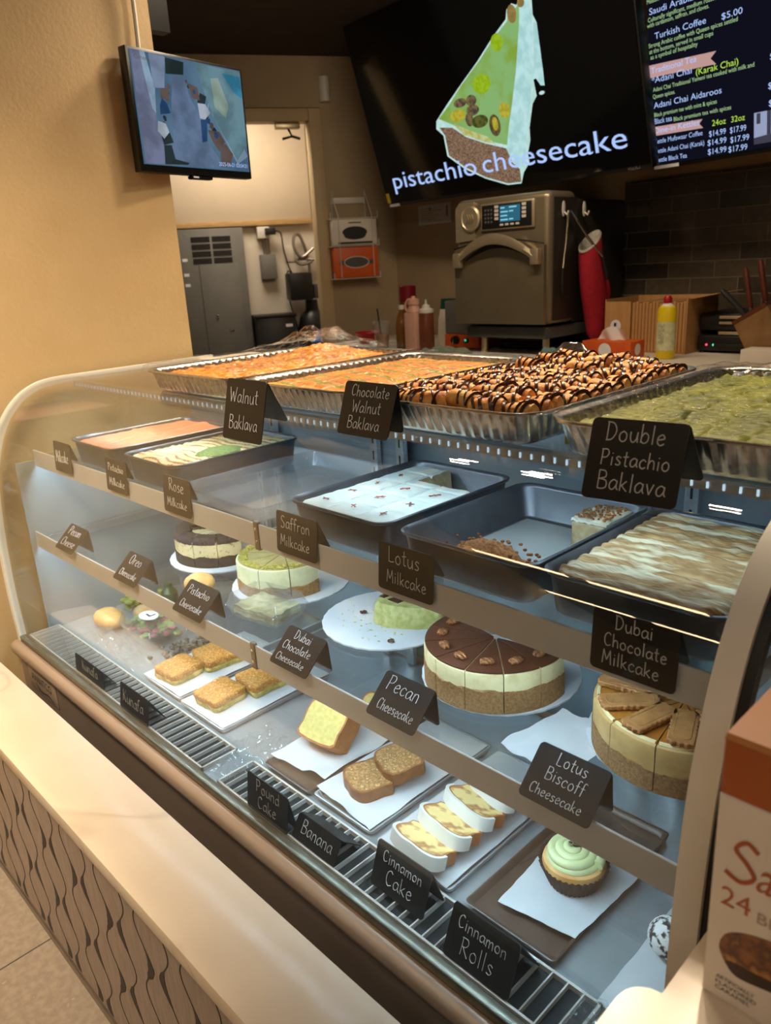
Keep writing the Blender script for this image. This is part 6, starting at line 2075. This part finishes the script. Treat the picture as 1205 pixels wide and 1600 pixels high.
# 2: menu screen, partly out of view
O2 = Vector((-1.703, 3.250, 1.717)); u, v, n = frame_of(-0.183, 0.148)
if n.y > 0: n = -n
t = thing('menu_screen', 'tilted menu screen listing coffees, teas and kettle prices', 'screen', O2)
m = MB(); m.obox(O2, u, v, n, 0, 1.45, 0, .84, -.05, -.004, .004); bz = m.build('housing', M_BEZEL, t)
E_MENUBG = ec('menu_background', 15, 16, 27)
m = MB(); m.obox(O2, u, v, n, .004, 1.446, .016, .832, -.0035, 0, 0); sc_ = m.build('screen_glass', E_MENUBG, t)
m = MB()
for a in (.45, .95): m.obox(O2, u, v, n, a, a + .06, .25, .6, -.16, -.051, 0)
m.build('wall_mount', M_BEZEL, t)
MENU = [('Medium roasted coffee', 0.0074, 0.5947, 0.1595, 1), ('Saudi Arabia Coffee', 0.0163, 0.5563, 0.3115, 0), ('Culturally significant, medium roasted, coffee', 0.0083, 0.5332, 0.3658, 1), ('with cardamom, saffron, and cloves.', 0.0039, 0.5148, 0.2708, 1), ('$5.00', 0.3247, 0.4644, 0.0812, 0), ('Turkish Coffee', 0.0368, 0.4694, 0.2248, 0), ('Strong Arabic coffee with Queen spices settled', 0.0074, 0.4453, 0.3801, 1), ('at the bottom, served in small cups', 0.009, 0.4242, 0.2812, 1), ('as a symbol of hospitality', 0.0136, 0.4044, 0.2115, 1), ('Traditional Tea', 0.0137, 0.3539, 0.205, 0), ('*Adani Chai', 0.0147, 0.3197, 0.1825, 0), ('(Karak Chai)', 0.2153, 0.3085, 0.1742, 2), ('Adani Chai Traditional Yemeni tea cooked with milk and', 0.0199, 0.2887, 0.4309, 1), ('Queen spices.', 0.0175, 0.2642, 0.1036, 1), ('Adani Chai Aidaroos', 0.0202, 0.2281, 0.3016, 0), ('Black premium tea with mint & spices', 0.0209, 0.1974, 0.2807, 1), ('Black tea', 0.0212, 0.1709, 0.0823, 0), ('Black premium tea with spices', 0.1118, 0.167, 0.2485, 1), ('Dine-in Kettles', 0.0194, 0.1357, 0.2069, 0), ('24oz', 0.2804, 0.1226, 0.0576, 2), ('32oz', 0.36, 0.122, 0.0552, 2), ('Kettle Mufawaar Coffee', 0.0174, 0.0979, 0.2212, 0), ('$14.99', 0.267, 0.0871, 0.0707, 0), ('$17.99', 0.3549, 0.0861, 0.0651, 0), ('Kettle Adani Chai (Karak)', 0.0185, 0.0616, 0.2271, 0), ('$14.99', 0.2602, 0.0564, 0.0797, 0), ('$17.99', 0.3562, 0.0529, 0.0756, 0), ('Kettle Black Tea', 0.0197, 0.0273, 0.1475, 0), ('$14.99', 0.2606, 0.0243, 0.079, 0), ('$17.99', 0.348, 0.0208, 0.0768, 0), ('$5.00', 0.5039, 0.2062, 0.0631, 0), ('$5.00', 0.5068, 0.1502, 0.0614, 0), ('$3.00', 0.5093, 0.2968, 0.0558, 0)]
BAN1 = [(0.004, 0.3855), (0.3008, 0.3711), (0.2769, 0.3511), (0.3002, 0.3285), (0.0044, 0.3409)]
BAN2 = [(0.0109, 0.1615), (0.2399, 0.1542), (0.224, 0.1401), (0.2418, 0.1225), (0.0114, 0.128)]
for txt, a, b, wd, k in MENU:
    hgt = .0225 if k != 1 else .0155
    if wd < .1 and k != 1: hgt = .021
    if txt.startswith('Kettle'): hgt = .018
    mb = MB(); font_mesh(mb, txt, O2 + u * a + v * b, u, v, n, width=wd, height=hgt, depth=.0022)
    mb.build('menu_line', (E_BLUEWHITE, E_PALEGREEN, E_LIME)[k], sc_, smooth=False)
E_BAN = ec('banner_pink', 190, 150, 146)
for bn in (BAN1, BAN2):
    mb = MB(); ui(mb, O2, u, v, n, bn, .0010); mb.build('menu_banner', E_BAN, sc_, smooth=False)
mb = MB(); ui(mb, O2, u, v, n, [(.45, .033), (.62, .033), (.62, .138), (.45, .138)], .0010)
mb.mi = 1; ui(mb, O2, u, v, n, [(.45, .033), (.62, .033), (.62, .07), (.45, .055)], .0013); ui(mb, O2, u, v, n, [(.46, .10), (.475, .10), (.475, .135), (.46, .135)], .0013); ui(mb, O2, u, v, n, [(.50, .06), (.515, .06), (.515, .138), (.50, .138)], .0013)
mb.build('menu_photo', [ec('photo_light', 150, 160, 190), ec('photo_dark', 62, 62, 78)], sc_, smooth=False)
mb = MB(); mb.obox(O2, u, v, n, .006, .125, .001, .014, -.0035, -.0028); mb.build('white_sticker', M_STICKER, bz)
# 3: security monitor by the cream wall
O3 = Vector((-2.107, 1.142, 1.683)); u, v, n = frame_of(1.723, 0.0)
if n.x < 0: n = -n
t = thing('security_monitor', 'black-framed security monitor hanging by the edge of the cream wall', 'monitor', O3)
m = MB(); m.obox(O3, u, v, n, 0, .4175, 0, .309, -.032, -.002, .003); bz = m.build('housing', M_BEZEL, t)
m = MB(); m.obox(O3, u, v, n, .18, .26, -.010, -.0005, -.028, -.006, .003); m.build('button_lip', M_BEZEL, bz)
m = MB(); m.obox(O3, u, v, n, .185, .205, -.007, -.003, -.0058, -.0052); m.build('lip_badge', M_STICKER, bz)
# the bracket reaches back to the wall
m = MB(); m.obox(O3, u, v, n, .03, .06, .13, .17, -.05, -.0325, 0); m.build('wall_bracket', M_BEZEL, t)
E_SCB = emit_noise('cctv_base', S(66, 92, 116), S(84, 112, 134), 6)
m = MB(); m.obox(O3, u, v, n, .0115, .4075, .0195, .3015, -.0018, 0, 0); sc_ = m.build('screen', E_SCB, t)
CC_ = {
    'floor': ((106, 128, 160), [[(0.0811, 0.0223), (0.123, 0.0847), (0.1321, 0.1899), (0.1473, 0.2525), (0.1885, 0.258), (0.1989, 0.2106), (0.2356, 0.148), (0.2468, 0.0979), (0.2885, 0.0487), (0.2897, 0.024)]]),
    'wall_view': ((122, 130, 160), [[(0.0156, 0.0215), (0.014, 0.3005), (0.0496, 0.3004), (0.0734, 0.1769), (0.073, 0.1259), (0.0892, 0.069), (0.0811, 0.0223)]]),
    'bright_band': ((150, 176, 200), [[(0.0436, 0.3005), (0.0600, 0.3005), (0.0802, 0.2155), (0.0732, 0.1515), (0.0625, 0.1631), (0.048, 0.2576)], [(0.2674, 0.2254), (0.3642, 0.1393), (0.406, 0.0635), (0.3594, 0.0388), (0.2778, 0.1692)]]),
    'pale_pillar': ((132, 148, 176), [[(0.0723, 0.3005), (0.1269, 0.2983), (0.1131, 0.2195), (0.0759, 0.2149)]]),
    'right_wall': ((112, 148, 160), [[(0.2322, 0.2996), (0.4062, 0.2957), (0.4065, 0.0966), (0.3594, 0.0488), (0.2856, 0.1563), (0.2603, 0.2111), (0.2506, 0.2399)]]),
    'glow': ((150, 172, 160), [[(0.285, 0.265), (0.315, 0.27), (0.345, 0.20), (0.33, 0.165), (0.29, 0.19)]]),
    'cyan_corner': ((60, 140, 176), [[(0.33, 0.285), (0.403, 0.285), (0.403, 0.225), (0.37, 0.24)]]),
    'dark_shapes': ((44, 56, 58), [[(0.1266, 0.2967), (0.19, 0.2935), (0.1845, 0.2607), (0.1215, 0.2554)], [(0.0853, 0.072), (0.1122, 0.074), (0.1195, 0.038), (0.1689, 0.0309), (0.1634, 0.0255), (0.0811, 0.0223)], [(0.2382, 0.2219), (0.2608, 0.2146), (0.2526, 0.1935), (0.2246, 0.1971)], [(0.0805, 0.0944), (0.1095, 0.1099), (0.1202, 0.0812), (0.0853, 0.072)]]),
    'brown_tables': ((104, 88, 84), [[(0.0959, 0.2149), (0.1243, 0.2209), (0.1237, 0.1921), (0.0944, 0.1908)], [(0.2513, 0.1257), (0.2956, 0.1245), (0.3154, 0.0973), (0.2885, 0.0687), (0.2661, 0.096)], [(0.1951, 0.2427), (0.2307, 0.2342), (0.2348, 0.2016), (0.2072, 0.205)], [(0.2941, 0.0843), (0.3158, 0.0929), (0.3426, 0.0665), (0.3265, 0.0297), (0.2903, 0.0276)]]),
    'blue_people': ((46, 78, 124), [[(0.0976, 0.1923), (0.113, 0.1813), (0.122, 0.1565), (0.0858, 0.1496), (0.0876, 0.1721)], [(0.2289, 0.1507), (0.2533, 0.1531), (0.2462, 0.0945), (0.2261, 0.0895)]]),
    'pale_people': ((178, 190, 204), [[(0.0742, 0.1325), (0.0995, 0.1284), (0.1089, 0.1065), (0.0882, 0.0885), (0.0696, 0.1064)], [(0.2241, 0.1937), (0.2526, 0.1935), (0.2684, 0.1716), (0.2459, 0.1524), (0.227, 0.1539)]]),
}
rn = random.Random(21)


def blob(a, b, ra, rb):
    return [(a + ra * rn.uniform(.6, 1.1) * math.cos(2 * PI * i / 7), b + rb * rn.uniform(.6, 1.1) * math.sin(2 * PI * i / 7)) for i in range(7)]


for i in range(14):
    f = i / 13
    CC_['dark_shapes'][1].append(blob(.128 + .055 * rn.random(), .262 + .030 * rn.random(), .007, .006))
    CC_[('brown_tables', 'dark_shapes', 'blue_people')[i % 3]][1].append(blob(.195 + .105 * f + rn.uniform(-.006, .006), .245 - .155 * f, .006 + .005 * f, .007 + .006 * f))
    if i < 7: CC_[('brown_tables', 'dark_shapes')[i % 2]][1].append(blob(.125 - .030 * i / 6, .225 - .10 * i / 6, .008, .008))
    CC_['bright_band'][1].append([(.27 + .12 * f, .215 - .02 * f - .004), (.275 + .12 * f, .213 - .02 * f), (.262 + .12 * f, .175 - .10 * f), (.26 + .12 * f, .176 - .10 * f)] if i % 3 == 0 else blob(.30 + .08 * rn.random(), .12 + .12 * rn.random(), .006, .003))
mb = MB()
mats_ = []
for k, (nm, (c, polys)) in enumerate(CC_.items()):
    mats_.append(emit_noise('cctv_' + nm, S(*[int(x * .74) for x in c]), S(*[int(x * .90) for x in c]), 14)); mb.mi = k
    for q, pl in enumerate(polys):
        ui(mb, O3, u, v, n, pl, .0004 + .0003 * k + .000012 * q)
mb.build('camera_picture', mats_, sc_, smooth=False)
mb = MB(); font_mesh(mb, 'Camera', O3 + u * .022 + v * .279, u, v, n, width=.048, depth=.004); mb.build('overlay_text', M_TXTBLACK, sc_, smooth=False)
mb = MB(); font_mesh(mb, '2025-06-21 03:04:21', O3 + u * .281 + v * .030, u, v, n, width=.115, height=.011, depth=.004); mb.build('time_stamp', E_BLUEWHITE, sc_, smooth=False)
mb = MB(); mb.tube(crs([(-2.14, 1.20, 1.990), (-2.145, 1.205, 2.10), (-2.14, 1.20, 2.30), (-2.15, 1.19, ZC - .001)], 6), .006, 8)
o = mb.build('monitor_cable', M_WIRE); tag(o, 'white cable running from the ceiling down to the security monitor', 'cable')
m = MB(); m.box(XW - .06, XW - .02, 1.262, 1.33, 2.06, ZC - .001); o = m.build('cable_duct', M_BEZEL); tag(o, 'dark duct running up beside the white monitor cable', 'duct')

# ------------------------------------------------------------------ biscotti carton on the raised counter
BX0, BX1, BY0, BY1, BZ0, BZ1 = -0.176, 0.06, 0.476, 0.60, 0.8505, 1.076
t = thing('biscotti_carton', 'tall white and orange biscotti carton close by on the raised counter', 'box', (BX0, BY0, BZ0))
m = MB(); m.box(BX0, BX1, BY0, BY1, BZ0, 1.032, .001, 1); lo_ = m.build('lower_carton', M_BOXWHITE, t)
m = MB(); m.box(BX0 + .0002, BX1 - .0002, BY0 + .0002, BY1 - .0002, 1.0322, BZ1, .001, 1); up_ = m.build('upper_carton', M_BOXORANGE, t)
# sloped orange lid rising towards the back
m = MB(); m.prism([(BY0, BZ1 + .0004), (BY0 + .004, BZ1 + .0034), (BY1, BZ1 + .0034), (BY1, BZ1 + .0004)], lambda a, b, c: (c, a, b), BX0, BX1); m.build('lid', pm('carton_orange_top', S(170, 106, 46), S(160, 98, 40), 8, .45), t)
UX, NY = Vector((1, 0, 0)), Vector((0, -1, 0))
def carton_text(name, txt, a, z, mt, width, height, shear=0.0):
    m = MB(); font_mesh(m, txt, Vector((BX0 + a, BY0, z)), UX, ZV, NY, width=width, height=height, depth=.0006, shear=shear)
    return m.build(name, mt, lo_, smooth=False)


m = MB(); m.tube(crs([(BX0 + .030, BY0 - .0004, .996), (BX0 + .022, BY0 - .0004, 1.001), (BX0 + .015, BY0 - .0004, .992), (BX0 + .024, BY0 - .0004, .983), (BX0 + .029, BY0 - .0004, .974), (BX0 + .020, BY0 - .0004, .966), (BX0 + .009, BY0 - .0004, .970)], 6), .0016, 6)
m.build('script_initial', M_TXTBROWN, lo_)
carton_text('script_lettering', 'alted', .031, .966, M_TXTBROWN, .058, .030, .3)
carton_text('count_lettering', '24', .008, .940, M_TXTBROWN, .021, .017)
M_PRTAN = pm('print_tan', S(176, 150, 122), None, rough=.6)
carton_text('product_lettering', 'BISCOTTI', .034, .939, M_PRTAN, .060, .010)
carton_text('top_lettering', 'NON', .042, 1.008, M_TXTBLACK, .036, .010)
mb = MB()
out = [(p.x, p.y) for p in crs([(.010, .032, 0), (.016, .046, 0), (.035, .056, 0), (.07, .062, 0), (.11, .060, 0), (.15, .055, 0), (.16, .040, 0), (.12, .030, 0), (.08, .024, 0), (.045, .016, 0), (.022, .014, 0), (.014, .020, 0)], 5, True)]
mb.prism(out, lambda a, b, c: Vector((BX0 + a, BY0 - c, BZ0 + .020 + b)), .0002, .0006)
mb.build('biscotti_picture', M_BISCPRINT, lo_, smooth=False)
mb = MB()
out = [(p.x, p.y) for p in crs([(.016, .019, 0), (.022, .022, 0), (.045, .024, 0), (.08, .032, 0), (.12, .038, 0), (.15, .046, 0), (.158, .040, 0), (.12, .029, 0), (.08, .023, 0), (.045, .014, 0), (.024, .011, 0)], 5, True)]
mb.prism(out, lambda a, b, c: Vector((BX0 + a, BY0 - c, BZ0 + .020 + b)), .0007, .0009)
mb.build('chocolate_edge_picture', M_CHOCPRINT, lo_, smooth=False)
for i, q in enumerate(('ARTIFICIALLY', 'FLAVORED', 'CARAMEL')):
    carton_text('small_print', q, .010, BZ0 + .020 - i * .0052, M_TXTBLACK, (.028, .030, .026)[i], .0036)

# ------------------------------------------------------------------ ceiling lamps of the customer side (they mirror in the glass)
for i, (x, y) in enumerate(((-1.9, -.9), (-1.3, -.9), (-.7, -.9), (-1.9, -1.8), (-1.3, -1.8), (-.7, -1.8))):
    t = thing('linear_lamp', 'warm linear ceiling lamp over the customer floor', 'lamp', (x, y, ZC - .06), 'linear ceiling lamps over the customer floor')
    m = MB(); m.box(x - .26, x + .26, y - .035, y + .035, ZC - .04, ZC - .0005, .004); m.build('housing', M_BEZEL, t)
    m = MB(); m.box(x - .25, x + .25, y - .028, y + .028, ZC - .048, ZC - .0405, .003); m.build('diffuser', M_LAMP, t)
